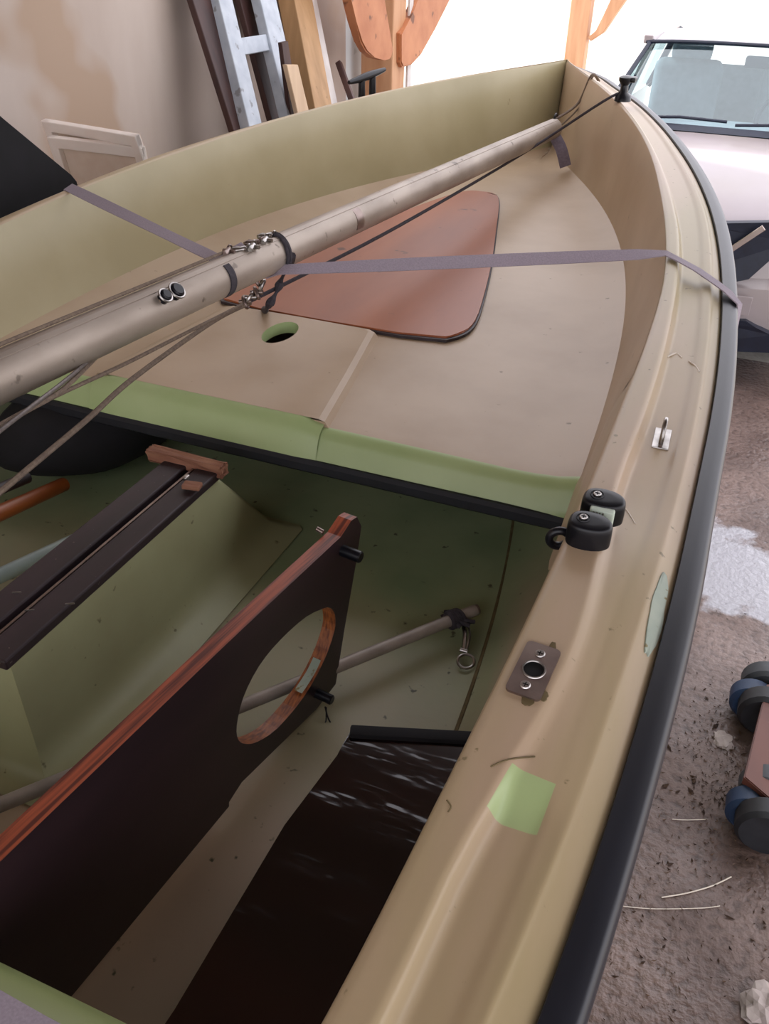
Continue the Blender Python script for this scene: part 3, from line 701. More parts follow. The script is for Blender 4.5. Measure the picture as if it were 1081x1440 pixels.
bA, bB = az(668, 858, -.915), az(0, 1132, -.915); bd = (bA-bB).normalized()
boom = thing('whisker_pole', 'thin aluminium pole lying across the green cockpit floor behind the holed board', 'pole', bA)
bm = newbm(); tube(bm, [bB-bd*.25, bB, (bA+bB)/2, bA], .0098, 18); ob('pole_tube', bm, M['pole'], boom, True, 50)
bm = newbm(); cyl(bm, bA-bd*.002, bA+bd*.005, .0088, 18); ob('pole_end', bm, M['plate'], boom)
k0 = bA-bd*.035
bm = newbm()
for i in range(5): torus(bm, k0-bd*(.004*i), bd+Vector((.1*i-.2, .2, .1*(i % 2))), .0125, .0042, 20, 8)
for i in range(9):
    a = i*2.3; c = k0+Vector((math.cos(a)*.016, math.sin(a)*.014, -.005+.004*(i % 3)))
    tube(bm, spline([k0, c, c+Vector((math.cos(a+1)*.016, math.sin(a+1)*.012, -.004))], 4), .0036, 6)
tag(ob('rope_knot', bm, M['roped']), 'dark knotted rope round the end of the aluminium pole', 'rope')
sp = thing('snap_shackle', 'small stainless snap hook hanging from the dark rope knot', 'shackle', az(652, 905, -.935))
h0, h1, h2 = az(650, 872, -.925), az(652, 915, -.935), az(655, 930, -.94)
bm = newbm(); tube(bm, spline([h0, (h0+h1)/2+Vector((.003, 0, .003)), h1], 4), .0038, 10); ob('hook_body', bm, M['steel'], sp)
bm = newbm(); tube(bm, spline([h0+Vector((.008, 0, 0)), (h0+h1)/2+Vector((.011, 0, .004)), h1+Vector((.004, 0, 0))], 4), .002, 8); ob('hook_gate', bm, M['steel'], sp)
bm = newbm(); torus(bm, h2, (0.1, -.3, 1), .013, .0025, 24, 8, 1, .95); ob('swivel_ring', bm, M['steel'], sp)
bm = newbm(); cyl(bm, h1-Vector((.006, 0, 0)), h1+Vector((.006, 0, 0)), .0038, 12); ob('swivel_pin', bm, M['steel'], sp)

# port side: bundle, tiller, second pole
bm = newbm(); b0 = az(115, 668, -.93)
cB = Vector((-1.165, 1.30, -.855+H)); rows = []
for i in range(15):
    t = -1+2*i/14; w = math.sqrt(max(1-t*t, 0))**.8
    rows.append([cB+Vector((t*.15, .35*t*.2+.22*w*math.cos(a), .095*w*math.sin(a)*(1+.05*math.sin(3*a+t*4)))) for a in [2*math.pi*k/20 for k in range(20)]])
grid(bm, rows, True); bmesh.ops.remove_doubles(bm, verts=bm.verts, dist=1e-4)
tag(ob('sail_bundle', bm, M['bag']), 'black cloth bundle tucked under the port end of the foredeck', 'bundle')
s0, s1_ = az(-60, 748, -.85), az(90, 681, -.905)
sv = (s1_-s0)
til = thing('tiller', 'orange varnished wooden pole lying on the port cockpit floor', 'tiller', s1_)
bm = newbm(); tube(bm, [s0-sv*1.2, s0, s0+sv*.5, s1_], [.017, .016, .015, .014], 16); ob('tiller_shaft', bm, M['orange'], til)
bm = newbm(); a = s0+Vector((-.02, .05, .025)); tube(bm, [a-sv*1.1, a, a+sv*.55], .011, 12); ob('tiller_extension', bm, M['blkw'], til)
p0, p1 = az(-40, 828, -.915), az(130, 749, -.915)
bm = newbm(); v = p1-p0; tube(bm, [p0-v*1.3, p0, p1], .0135, 16); tag(ob('pale_pole', bm, M['pale']), 'pale bluish tube lying beyond the centreboard trunk', 'pole')

# ------------------------------------------------------------------ garage
def quad(name, pts, m, structure=True):
    bm = newbm(); bm.faces.new([bm.verts.new(p) for p in pts]); o = ob(name, bm, m, None, False, recalc=False)
    if structure: struct(o)
    return o
M['plaster'] = mat('plaster_wall', 'AC9C90', 'C4B8AE', 1.6, .85, bump=.05, bscale=12, c3='AA9480', spots=.58, sscale=1.3, stretch=(1, 1, .35))
M['lit_pl'] = mat('daylit_wall', 'D8DCDC', 'C9D0D2', 2, .8, c3='AEB4B4', spots=.62, sscale=6)  # same wall; daylight on its front end painted in as white
M['ceil'] = mat('unseen_ceiling_boards', '5A4636', '6A5444', 4, .8, stretch=(8, .5, 1))
# concrete floor with wet patches
def concrete():
    m = bpy.data.materials.new('worn_concrete'); m.use_nodes = True; nt = m.node_tree; N = nt.nodes; L = nt.links; b = N['Principled BSDF']
    tc = N.new('ShaderNodeTexCoord')
    n1 = N.new('ShaderNodeTexNoise'); n1.inputs['Scale'].default_value = 2.2; n1.inputs['Detail'].default_value = 8; L.new(tc.outputs['Object'], n1.inputs['Vector'])
    r1 = N.new('ShaderNodeValToRGB'); r1.color_ramp.elements[0].position = .35; r1.color_ramp.elements[1].position = .68
    r1.color_ramp.elements[0].color = lin('58463F'); r1.color_ramp.elements[1].color = lin('857067'); L.new(n1.outputs['Fac'], r1.inputs['Fac'])
    n2 = N.new('ShaderNodeTexNoise'); n2.inputs['Scale'].default_value = 38; n2.inputs['Detail'].default_value = 6; L.new(tc.outputs['Object'], n2.inputs['Vector'])
    r2 = N.new('ShaderNodeValToRGB'); r2.color_ramp.elements[0].position = .3; r2.color_ramp.elements[1].position = .5
    r2.color_ramp.elements[0].color = lin('8A7E78'); r2.color_ramp.elements[1].color = (1, 1, 1, 1); L.new(n2.outputs['Fac'], r2.inputs['Fac'])
    mx = N.new('ShaderNodeMix'); mx.data_type = 'RGBA'; mx.blend_type = 'MULTIPLY'; mx.inputs[0].default_value = .7
    L.new(r1.outputs['Color'], mx.inputs[6]); L.new(r2.outputs['Color'], mx.inputs[7])
    # puddle: distance from its centre, ragged by noise
    pc_ = az(1035, 800, -2.05); sp_ = N.new('ShaderNodeVectorMath'); sp_.operation = 'DISTANCE'
    mp_ = N.new('ShaderNodeMapping'); mp_.inputs['Location'].default_value = (-pc_.x*.9, -pc_.y*.75, 0); mp_.inputs['Scale'].default_value = (.9, .75, 0); L.new(tc.outputs['Object'], mp_.inputs['Vector'])
    L.new(mp_.outputs[0], sp_.inputs[0]); sp_.inputs[1].default_value = (0, 0, 0)
    n3 = N.new('ShaderNodeTexNoise'); n3.inputs['Scale'].default_value = 6; n3.inputs['Detail'].default_value = 7; L.new(tc.outputs['Object'], n3.inputs['Vector'])
    ad_ = N.new('ShaderNodeMath'); ad_.operation = 'MULTIPLY_ADD'; ad_.inputs[1].default_value = .42; L.new(n3.outputs['Fac'], ad_.inputs[0]); L.new(sp_.outputs['Value'], ad_.inputs[2])
    pr_ = N.new('ShaderNodeMapRange'); pr_.inputs['From Min'].default_value = .40; pr_.inputs['From Max'].default_value = .44; pr_.inputs['To Min'].default_value = 1; pr_.inputs['To Max'].default_value = 0
    L.new(ad_.outputs[0], pr_.inputs['Value'])
    # damp sheen nearer the boat
    n4 = N.new('ShaderNodeTexNoise'); n4.inputs['Scale'].default_value = 3; n4.inputs['Detail'].default_value = 6; L.new(tc.outputs['Object'], n4.inputs['Vector'])
    rg = N.new('ShaderNodeMapRange'); rg.inputs['From Min'].default_value = .4; rg.inputs['From Max'].default_value = .6; rg.inputs['To Min'].default_value = .28; rg.inputs['To Max'].default_value = .6
    L.new(n4.outputs['Fac'], rg.inputs['Value'])
    mr = N.new('ShaderNodeMix'); L.new(pr_.outputs[0], mr.inputs[0]); L.new(rg.outputs[0], mr.inputs[2]); mr.inputs[3].default_value = .06
    L.new(mr.outputs[0], b.inputs['Roughness'])
    mc = N.new('ShaderNodeMix'); mc.data_type = 'RGBA'; L.new(pr_.outputs[0], mc.inputs[0]); L.new(mx.outputs[2], mc.inputs[6]); mc.inputs[7].default_value = lin('A7A6AC')  # sky reflection painted in as a pale puddle colour
    L.new(mc.outputs[2], b.inputs['Base Color'])
    bp = N.new('ShaderNodeBump'); bp.inputs['Strength'].default_value = .5; bp.inputs['Distance'].default_value = .02; L.new(n2.outputs['Fac'], bp.inputs['Height']); L.new(bp.outputs[0], b.inputs['Normal'])
    return m
M['floor'] = concrete()
M['gravel'] = mat('pale_gravel_yard', 'C9C2B6', 'D8D2C8', 30, .9, bump=.3, bscale=60)
quad('floor', [(-2.6, -4, 0), (4, -4, 0), (4, 5.35, 0), (-2.6, 5.35, 0)], M['floor'])
quad('ground_yard', [(-60, 5.35, -.005), (60, 5.35, -.005), (60, 90, -.005), (-60, 90, -.005)], M['gravel'])
quad('ground_side', [(4, -40, -.005), (60, -40, -.005), (60, 5.35, -.005), (4, 5.35, -.005)], M['gravel'])
quad('ground_rear', [(-60, -40, -.005), (4, -40, -.005), (4, -4, -.005), (-60, -4, -.005)], M['gravel'])
bm = newbm(); box(bm, (-2.4, .55, 1.7), (.2, 9.1, 3.4)); struct(ob('wall_left', bm, M['plaster'], None, False))
bm = newbm(); box(bm, (-2.4, 5.45, 1.7), (.2, .7, 3.4)); struct(ob('wall_left_front', bm, M['lit_pl'], None, False))
bm = newbm(); box(bm, (.75, .45, 3.45), (6.7, 4.5, .1)); struct(ob('unseen_ceiling', bm, M['ceil'], None, False))  # unseen slab; ends cut to shape daylight on bow and cockpit

M['dkw'] = mat('dark_brown_timber', '4A2E28', '33201E', 14, .55, stretch=(1, 1, .15))
M['blue'] = mat('pale_blue_paint', 'A8B0BA', 'BBC2CA', 14, .6, c3='8A8C90', spots=.64, sscale=20)
M['pine'] = mat('tan_pine', '9C7850', 'B08A60', 10, .6, stretch=(2, 2, .2), c3='6E4E30', spots=.68, sscale=14)
M['pale_w'] = mat('pale_new_wood', 'CDAF90', 'DABE9E', 10, .6, stretch=(2, 2, .2))
M['whw'] = mat('white_painted_wood', 'D5CFCB', 'C4BCB6', 10, .6)
M['oak'] = mat('orange_oak_brace', 'A8663E', 'C08056', 6, .55, stretch=(1.5, .8, .8), c3='74452A', spots=.66, sscale=9)
M['post'] = mat('post_timber', 'B88660', 'C89A74', 8, .6, stretch=(2, 2, .25))
M['canvas'] = mat('canvas_back', 'DCC8B6', 'E2D2C2', 20, .85)
M['stretcher'] = mat('white_stretcher_bar', 'F0E4DA', 'F4ECE4', 10, .6)

def leaner(name, t0, t1, b0, b1, yb, th, m, label, cat, parent=None, top=.12, xt=-2.2, xb=-2.05, nm=None):
    """plank seen between pixel columns t0..t1 at the frame's top and b0..b1 at row yb, leaning on the wall, foot on the floor"""
    A = (ax(t0, 0, xt)+ax(t1, 0, xt))/2; B = (ax(b0, yb, xb)+ax(b1, yb, xb))/2
    w = (ax(t1, 0, xt)-ax(t0, 0, xt)).length*.96
    d = (A-B)/(A.z-B.z)
    lo = B+d*(.004-B.z); hi = A+d*(top)
    bm = newbm(); beam(bm, lo, hi, w, th, Vector((1, 0, .3)), .004)
    o = ob(nm or name, bm, m, parent, False)
    return o, lo, hi, w
def plank(*a, label='', cat='plank', **k):
    o, lo, hi, w = leaner(*a, label, cat, **k); tag(o, label, cat); return o, lo, hi, w
o, lo, hi, w = plank('plank', 266, 300, 322, 355, 178, .03, M['dkw'], label='dark brown plank leaning on plaster wall, beside the pale ladder rail')
o2, lo2, hi2, w2 = plank('plank', 333, 366, 378, 404, 160, .03, M['dkw'], label='dark brown plank leaning behind the pale blue ladder', xt=-2.24, xb=-2.12)
tag(o, 'dark brown grooved plank leaning on plaster wall left of the ladder', 'plank')
lad = thing('ladder', 'pale blue painted wooden ladder leaning on the plaster wall', 'ladder', (-1.7, 3.6, 0))
_, l1, h1_, w1 = leaner('ladder_rail', 300, 320, 343, 358, 168, .05, M['blue'], '', '', lad, xt=-2.17, xb=-2.02)
_, l2, h2_, w2_ = leaner('ladder_rail', 359, 382, 400, 415, 158, .05, M['blue'], '', '', lad, xt=-2.17, xb=-2.02)
zr0 = ax(345, 47, -2.13).z
for k in range(-6, 3):
    z = zr0-.045+.37*k
    if z < .1 or z > 2.05: continue
    a = l1.lerp(h1_, (z-l1.z)/(h1_.z-l1.z)); b = l2.lerp(h2_, (z-l2.z)/(h2_.z-l2.z))
    bm = newbm(); beam(bm, a, b, .065, .022, Vector((1, 0, .3)), .003); ob('ladder_rung', bm, M['blue'], lad, False)
plank('timber_beam', 402, 428, 430, 455, 145, .09, M['pine'], label='tan sawn timber leaning at the wall end by the white strip', cat='timber', xt=-2.21, xb=-2.07)
plank('white_batten', 429, 442, 457, 470, 138, .03, M['whw'], label='white painted batten leaning beside the tan timber', cat='batten', xt=-2.22, xb=-2.1)
def shortboard(name, pts, x, m, th, label, cat):
    q = [ax(px, py, x) for px, py in pts]
    d = (q[3]-q[0]).normalized(); k = (q[3].z-.003)/max(-d.z, .05); q[3] = q[3]+d*k; d2 = (q[2]-q[1]).normalized(); q[2] = q[2]+d2*((q[2].z-.003)/max(-d2.z, .05))
    bm = newbm(); prism(bm, q, Vector((-th, 0, 0)), bev=.002); return tag(ob(name, bm, m, None, False), label, cat)
shortboard('short_board', [(403, 91), (419, 91), (433, 150), (417, 152)], -1.94, M['pale_w'], .022, 'short pale new board standing in front of the tan timber', 'board')
shortboard('short_board', [(396, 60), (405, 58), (420, 152), (408, 156)], -1.99, M['dkw'], .02, 'short brown board standing just behind the pale new board', 'board')
bm = newbm(); a, b = ax(476, 88, -2.12), ax(491, 130, -2.02); d = (b-a)/(b.z-a.z); beam(bm, a, b+d*(.004-b.z), .03, .03, (1, 0, .3), .003); tag(ob('wooden_stake', bm, M['dkw']), 'thin dark stake leaning against the pale wall', 'stake')

# timber posts with curved braces
def post(name, x, y, w, m, label, zt=3.4):
    t = thing(name, label, 'post', (x, y, 0)); bm = newbm(); box(bm, (x, y, zt/2), (w, w, zt), .008); ob('post_shaft', bm, m, t, False); return t
pA_ = ax(543, 100, -2.1)
pst = post('timber_post', -2.13, pA_.y+.02, .20, M['post'], 'orange brown timber post with two curved braces beyond the port side')
def brace(pxs, x, th, par):
    q = [ax(px, py, x) for px, py in pxs]; bm = newbm(); prism(bm, q, Vector((-th, 0, 0)), bev=.008)
    ob('curved_brace', bm, M['oak'], par, True, 30)
brace([(470, -90), (484, -40), (494, 0), (501, 30), (509, 60), (516, 73), (527, 81), (541, 85), (550, 83), (553, 70), (549, 50), (544, 20), (535, -30), (530, -90)], -2.0, .05, pst)
brace([(690, -90), (662, -45), (632, 0), (612, 40), (592, 78), (580, 91), (567, 95), (564, 88), (564, 47), (572, 38), (580, 20), (592, -15), (615, -60), (640, -90)], -2.0, .05, pst)
bm = newbm(); box(bm, (-2.02, pA_.y+.16, 1.5), (.012, .06, 2.98)); ob('lit_edge_strip', bm, M['whw'], pst, False)  # post's daylit face, painted in as a white strip
pB_ = ay(812, 60, 9.5)
p2 = post('timber_post', pB_.x, 9.5, .19, M['post'], 'distant pale timber post with one brace, behind the bow')
bm = newbm(); q = [ay(px, py, 9.42) for px, py in ((826, 52), (838, 44), (848, 22), (860, -4), (880, -40), (906, -40), (882, -4), (864, 22), (848, 46), (830, 58))]; prism(bm, q, Vector((0, .14, 0)), bev=.006); ob('curved_brace', bm, M['post'], p2, True, 30)

# work table, canvases and black panel on the port side
tbl = thing('work_table', 'wooden work table against the plaster wall behind the boat', 'table', (-1.98, 2.2, 0))
bm = newbm(); box(bm, (-1.98, 2.2, 1.08), (.6, 1.6, .04), .004); ob('table_top', bm, M['pine'], tbl, False)
for sx in (-1, 1):
    for sy in (-1, 1):
        bm = newbm(); box(bm, (-1.98+.26*sx, 2.2+.74*sy, .53), (.06, .06, 1.06), .004); ob('leg', bm, M['pine'], tbl, False)
def canvas(TL, TR, down, label):
    x = (TR-TL); w = x.length; x = x.normalized(); dn = (down-x*down.dot(x)); h = dn.length; dn = dn.normalized(); n = x.cross(dn).normalized()
    if n.y > 0: n = -n
    t = thing('canvas_frame', label, 'canvas', (TL+TR)/2+dn*h, 'canvases')
    for a, b in ((TL, TR), (TL+dn*h, TR+dn*h)):
        bm = newbm(); s = dn*.017*(1 if a is TL else -1); beam(bm, a+s, b+s, .034, .022, n, .003); ob('stretcher_bar', bm, M['stretcher'], t, False)
    for a, b in ((TL, TL+dn*h), (TR, TR+dn*h)):
        bm = newbm(); s = x*.017*(1 if a is TL else -1); beam(bm, a+s, b+s, .034, .0215, n, .003); ob('stretcher_bar', bm, M['stretcher'], t, False)
    bm = newbm(); c = (TL+TR)/2+dn*h/2-n*.012; box(bm, c, (w-.004, h-.004, .003), 0, frame3(x, dn)); ob('canvas_sheet', bm, M['canvas'], t, False)
TL, TR = az(60, 168, -.5), az(193, 190, -.5); TR.z = TL.z
dn = az(118, 262, -.71)-TL
canvas(TL, TR, dn*1.9, 'stretched canvas seen from its back, rear one of two above the port side')
n_ = (TR-TL).cross(dn).normalized(); n_ = n_ if n_.y < 0 else -n_
TL2, TR2 = az(68, 191, -.535), az(201, 206, -.535)
canvas(TL2, TR2, dn*1.72, 'stretched canvas seen from its back, front one of two, set lower')
bm = newbm(); q = [ax(-150, 35, -1.66), ax(0, 163, -1.66), ax(100, 246, -1.66), ax(112, 256, -1.66)]; q += [Vector((-1.66, q[3].y+.02, 1.105)), Vector((-1.66, 1.2, 1.105)), ax(-400, -50, -1.66)]
q[-1] = Vector((-1.66, 1.2, q[0].z+.25)); prism(bm, q, Vector((-.10, 0, 0)), bev=.01)
tag(ob('black_panel', bm, M['bag'], None, True, 30), 'large black slanting panel beyond the port side, before the canvases', 'panel')

# trailer that carries the boat
M['galv'] = mat('galvanised_steel', '7E8084', '8E9094', 20, .5, .8)
tr_ = thing('boat_trailer', 'galvanised boat trailer under the dinghy', 'trailer', (X0, 1.2, 0))
for s in (-1, 1):
    bm = newbm(); beam(bm, (X0+s*.35, -1.2, .45), (X0+s*.12, 3.6, .45), .06, .08, (0, 0, 1), .004); ob('trailer_beam', bm, M['galv'], tr_, False)
    bm = newbm(); cyl(bm, (X0+s*.62, .2, .28), (X0+s*.78, .2, .28), .28, 32, bev=.03); ob('wheel', bm, M['blkr'], tr_)
    bm = newbm(); beam(bm, (X0+s*.22, .0, .49), (X0+s*.30, .0, .85), .05, .05, (0, 1, 0), .004); ob('hull_support', bm, M['galv'], tr_, False)
bm = newbm(); beam(bm, (X0-.7, .2, .36), (X0+.7, .2, .36), .06, .06, (0, 0, 1), .004); ob('axle', bm, M['galv'], tr_, False)
for y, zk in ((0, .83), (1.6, .83), (2.6, .84)):
    bm = newbm(); cyl(bm, (X0-.06, y, zk-.06), (X0+.06, y, zk-.06), .055, 20, bev=.008); ob('keel_roller', bm, M['blkr'], tr_)
    bm = newbm(); box(bm, (X0, y, .62), (.05, .04, .24)); box(bm, (X0, y, .5), (.7, .05, .05)); ob('roller_post', bm, M['galv'], tr_, False)

# ------------------------------------------------------------------ floor clutter on the starboard side
M['bluep'] = mat('blue_plastic', '1E3350', '263E60', 10, .5)
M['grub'] = mat('grey_rubber', '3C3F44', '4A4D52', 20, .6)
M['dkrub'] = mat('dark_rubber', '1A1B1F', '26272C', 20, .55)
M['dolb'] = mat('red_brown_board', '5E3428', '6E4032', 10, .5, stretch=(1, .3, 1))
dol = thing('furniture_dolly', 'red brown wooden dolly on black and blue castors, beside the boat', 'dolly', az(1060, 1080, -2.05))
dz = -1.90
def dp(px, py, z=dz): return az(px, py, z)
q = [dp(1078, 962), dp(1046, 1092), dp(1090, 1130), dp(1230, 1120), dp(1230, 940)]
bm = newbm(); prism(bm, q, Vector((0, 0, -.03)), bev=.003); ob('dolly_board', bm, M['dolb'], dol, False)
def caster(cx, cy, big):
    for dy, r, m, nm, w in ((.075, .078, 'grub', 'caster_wheel', .11), (.0, .066, 'bluep', 'caster_hub', .06), (-.055, .082, 'dkrub', 'caster_wheel', .12)):
        c = Vector((cx+(.02 if nm == 'caster_wheel' else -.02), cy+dy, r+.001)); bm = newbm(); cyl(bm, c-Vector((0, .036, 0)), c+Vector((0, .036, 0)), r, 24, bev=.012); o = ob(nm, bm, M[m], dol)
    bm = newbm(); box(bm, (cx+.03, cy, .10), (.05, .12, .03), .004); ob('caster_bracket', bm, M['dkrub'], dol, False)
a = az(1066, 985, -1.98); caster(a.x, a.y, 0)
a = az(1066, 1140, -1.98); caster(a.x, a.y, 1)
def crumple(name, c, sx, sy, h, m, label, cat, seed):
    bm = newbm(); bmesh.ops.create_icosphere(bm, subdivisions=3, radius=1)
    for v in bm.verts:
        n = noise.noise(v.co*2.1+Vector((seed, 0, 0)))*.5+noise.noise(v.co*5+Vector((0, seed, 0)))*.22
        q = v.co*(1+n); v.co = Vector((q.x*sx, q.y*sy, max(q.z, -.5)*h+h*.5))+Vector(c)
    return tag(ob(name, bm, m, None, False), label, cat)
M['paper'] = mat('dirty_paper', 'A29590', 'B6AAA4', 20, .8)
c = az(1016, 1042, -2.05); crumple('paper_scrap', c, .028, .034, .008, M['paper'], 'small torn white scrap on the floor beside the dolly castors', 'paper', 2)
c = az(1075, 1428, -2.05); crumple('crumpled_paper', c, .05, .055, .028, M['paper'], 'crumpled pale paper on the floor at the lower corner', 'paper', 8)
def cord(pts, r, label):
    bm = newbm(); tube(bm, spline([az(x, y, -2.047) for x, y in pts], 8), r, 6); tag(ob('white_string', bm, M['chip']), label, 'string', 'strings')
cord([(872, 1274), (920, 1278), (985, 1277), (1012, 1274)], .0012, 'thin white string lying straight on the floor, nearer the viewer')
cord([(930, 1262), (965, 1256), (1000, 1246), (1028, 1233)], .0018, 'short curved white string on the floor, the farther of two')
cord([(945, 1152), (965, 1153), (995, 1152)], .001, 'faint short white string on the floor near the rub rail')
# leaf litter and grit, uncountable
M['litter'] = mat('leaf_litter', '3A2A22', '6A5240', 30, .9)
bm = newbm()
for i in range(900):
    px, py = random.uniform(820, 1130), random.gauss(1180, 190)
    if random.random() < .35: px, py = random.gauss(1010, 25), random.gauss(1080, 60)
    if py < 860 or py > 1500: continue
    c = az(px, py, -2.049); L_ = random.uniform(.002, .008)*(2.2 if random.random() < .08 else 1); a = random.uniform(0, 6.28); w = L_*random.uniform(.12, .5)
    d = Vector((math.cos(a), math.sin(a), random.uniform(-.1, .35))); s = Vector((-math.sin(a), math.cos(a), .1))
    vs = [bm.verts.new(c+d*L_*k1+s*w*k2+Vector((0, 0, .001+(.003 if k2 == 0 else 0)))) for k1, k2 in ((-1, 0), (0, 1), (1, 0), (0, -1))]
    top = bm.verts.new(c+Vector((0, 0, .004))); bm.faces.new(vs)
    for j in range(4): bm.faces.new((vs[j], vs[(j+1) % 4], top))
o = ob('leaf_litter', bm, M['litter'], None, False); tag(o, 'dark leaf litter, twigs and grit scattered over the concrete floor', 'litter'); o['kind'] = 'stuff'

# ------------------------------------------------------------------ car in the yard
M['carp'] = mat('pale_silver_car_paint', '9A908E', 'A0969A', 2, .28, coat=.5)
M['carb'] = mat('black_car_plastic', '141A2A', '1B2234', 20, .45)
M['chrome'] = mat('chrome_strip', 'B8A8A0', 'C8BAB2', 5, .25, .7)
M['seat'] = mat('car_seat_cloth', '8A949A', '98A2A8', 20, .8)
M['tyre'] = mat('tyre_rubber', '1B1C20', '222428', 20, .7)
gm = bpy.data.materials.new('windscreen_glass'); gm.use_nodes = True; nt = gm.node_tree; nt.nodes.clear()
og = nt.nodes.new('ShaderNodeOutputMaterial'); mg = nt.nodes.new('ShaderNodeMixShader'); tg = nt.nodes.new('ShaderNodeBsdfTransparent'); gg = nt.nodes.new('ShaderNodeBsdfGlossy')
tg.inputs[0].default_value = (.58, .70, .74, 1); gg.inputs['Roughness'].default_value = .03; gg.inputs['Color'].default_value = (.9, 1, 1, 1); mg.inputs[0].default_value = .16
nt.links.new(tg.outputs[0], mg.inputs[1]); nt.links.new(gg.outputs[0], mg.inputs[2]); nt.links.new(mg.outputs[0], og.inputs[0]); M['glass'] = gm
XC = -.17; HW = .82; car = thing('car', 'pale silver car parked facing the boat in the bright yard', 'car', (XC, 6.5, 0))
def car_row(y, z, w, dz=.0, crown=.03, n=17, rear=0):
    r = []
    for i in range(n):
        t = -1+2*i/(n-1); r.append(Vector((XC+w*t, y+rear*t*t, z-crown*t*t*abs(t)-dz*abs(t)**6)))
    return r
# bonnet and front apron
zc = ay(1000, 187, 5.9).z; zh_ = ay(1050, 315, 4.85).z
bm = newbm()
grid(bm, [car_row(4.86, zh_, .70, .06, .05, rear=.22), car_row(4.90, zh_+.035, .74, .05, .05, rear=.2), car_row(5.1, zh_+.10, .78, .06, .05, rear=.1), car_row(5.5, zc-.05, .80, .07, .05), car_row(5.86, zc+.0, .79, .08, .05, rear=.05), car_row(5.95, zc-.02, .78, .08, .05, rear=.05)])
ob('bonnet', bm, M['carp'], car)
bm = newbm(); grid(bm, [car_row(y, z, w, .0, 0, rear=.24) for y, z, w in ((4.90, zh_-.0, .72), (4.86, .62, .78), (4.80, .58, .80), (4.79, .42, .81), (4.84, .22, .79), (4.95, .18, .76))]); ob('bumper', bm, M['carp'], car)
for s in (-1, 1):
    bm = newbm(); rows = []
    for y, zt_, w in ((5.1, zh_+.03, .80), (5.5, zc-.14, .83), (5.95, zc-.08, .83), (7.0, zc-.05, .84), (8.6, zc-.05, .80)):
        rows.append([Vector((XC+s*(w-.05), y, zt_+.03)), Vector((XC+s*w, y, zt_-.04)), Vector((XC+s*(w+.02), y, .65)), Vector((XC+s*w, y, .3)), Vector((XC+s*(w-.1), y, .2))])
    grid(bm, rows); ob('side_panel', bm, M['carp'], car)
    for y in (5.55, 8.0):
        bm = newbm(); cyl(bm, (XC+s*.66, y, .31), (XC+s*.85, y, .31), .31, 32, bev=.03); wh = ob('wheel', bm, M['tyre'], car)
        bm = newbm(); cyl(bm, (XC+s*.84, y, .31), (XC+s*.858, y, .31), .2, 24); ob('hub_cap', bm, M['chrome'], car)
    bm = newbm(); box(bm, (XC+s*.62, 4.98, zh_-.06), (.26, .1, .13), .03, Matrix.Rotation(s*.45, 3, 'Z')); ob('headlight', bm, M['chrome'], car)
    bm = newbm(); beam(bm, (XC+s*.77, 5.88, zc), (XC+s*.60, 6.64, ay(950, 58, 6.6).z+.0), .03, .03, (s, 0, .5), .008); ob('windscreen_pillar', bm, M['carb'], car, False)
    bm = newbm(); box(bm, (XC+s*.95, 6.25, zc+.08), (.20, .08, .13), .03); ob('wing_mirror', bm, M['carp'], car)
zrf = ay(1000, 60, 6.6).z
bm = newbm(); grid(bm, [car_row(6.56, zrf-.005, .62, .0, .02, rear=.05), car_row(6.64, zrf+.02, .64, .02, .03, rear=.05), car_row(7.3, zrf+.05, .65, .03, .03), car_row(8.3, zrf, .63, .03, .03), car_row(8.6, zrf-.08, .62, .03, .03)]); ob('roof', bm, M['carp'], car)
bm = newbm(); grid(bm, [[a.lerp(b, k/8)+Vector((0, -.03*math.sin(math.pi*k/8), 0)) for a, b in zip(car_row(5.93, zc-.0, .76, 0, .03, rear=.08), car_row(6.58, zrf, .61, 0, .02, rear=.06))] for k in range(9)]); ob('windscreen', bm, M['glass'], car)
bm = newbm(); grid(bm, [car_row(5.86, zc+.005, .77, 0, .03, rear=.08), car_row(5.90, zc+.035, .765, 0, .03, rear=.08), car_row(5.97, zc+.02, .75, 0, .03, rear=.08)]); ob('scuttle', bm, M['carb'], car)
for xo, x1 in ((-.55, .0), (.05, .6)):
    bm = newbm(); tube(bm, [(XC+xo, 5.92, zc+.05), (XC+(xo+x1)/2, 5.925, zc+.07), (XC+x1, 5.95, zc+.06)], .009, 8); ob('wiper', bm, M['carb'], car)
bm = newbm(); box(bm, (XC, 6.2, zc-.03), (1.4, .5, .06), .02); ob('dashboard', bm, M['seat'], car, False)
for s in (-1, 1):
    bm = newbm(); box(bm, (XC+s*.36, 7.0, zc+.02), (.46, .14, .55), .06, seg=3); ob('front_seat', bm, M['seat'], car)
    bm = newbm(); box(bm, (XC+s*.36, 7.03, zc+.36), (.27, .10, .17), .04, seg=3); ob('headrest', bm, M['seat'], car)
    bm = newbm(); beam(bm, (XC+s*.78, 8.55, zc-.05), (XC+s*.6, 8.4, zrf-.04), .12, .05, (s, 0, .4), .008); ob('rear_pillar', bm, M['carb'], car, False)
    bm = newbm(); beam(bm, (XC+s*.80, 7.25, zc-.06), (XC+s*.64, 7.25, zrf+.0), .08, .04, (s, 0, .4), .008); ob('door_pillar', bm, M['carb'], car, False)
    bm = newbm(); beam(bm, (XC+s*.62, 6.6, zrf), (XC+s*.63, 8.4, zrf-.02), .06, .05, (0, 0, 1), .008); ob('roof_rail', bm, M['carp'], car, False)
for s in (-1, 1):
    bm = newbm(); bm.faces.new([bm.verts.new(v) for v in ((XC+s*.77, 6.0, zc-.02), (XC+s*.79, 8.4, zc-.03), (XC+s*.63, 8.3, zrf-.02), (XC+s*.62, 6.62, zrf-.01))]); ob('side_window', bm, M['glass'], car, False)
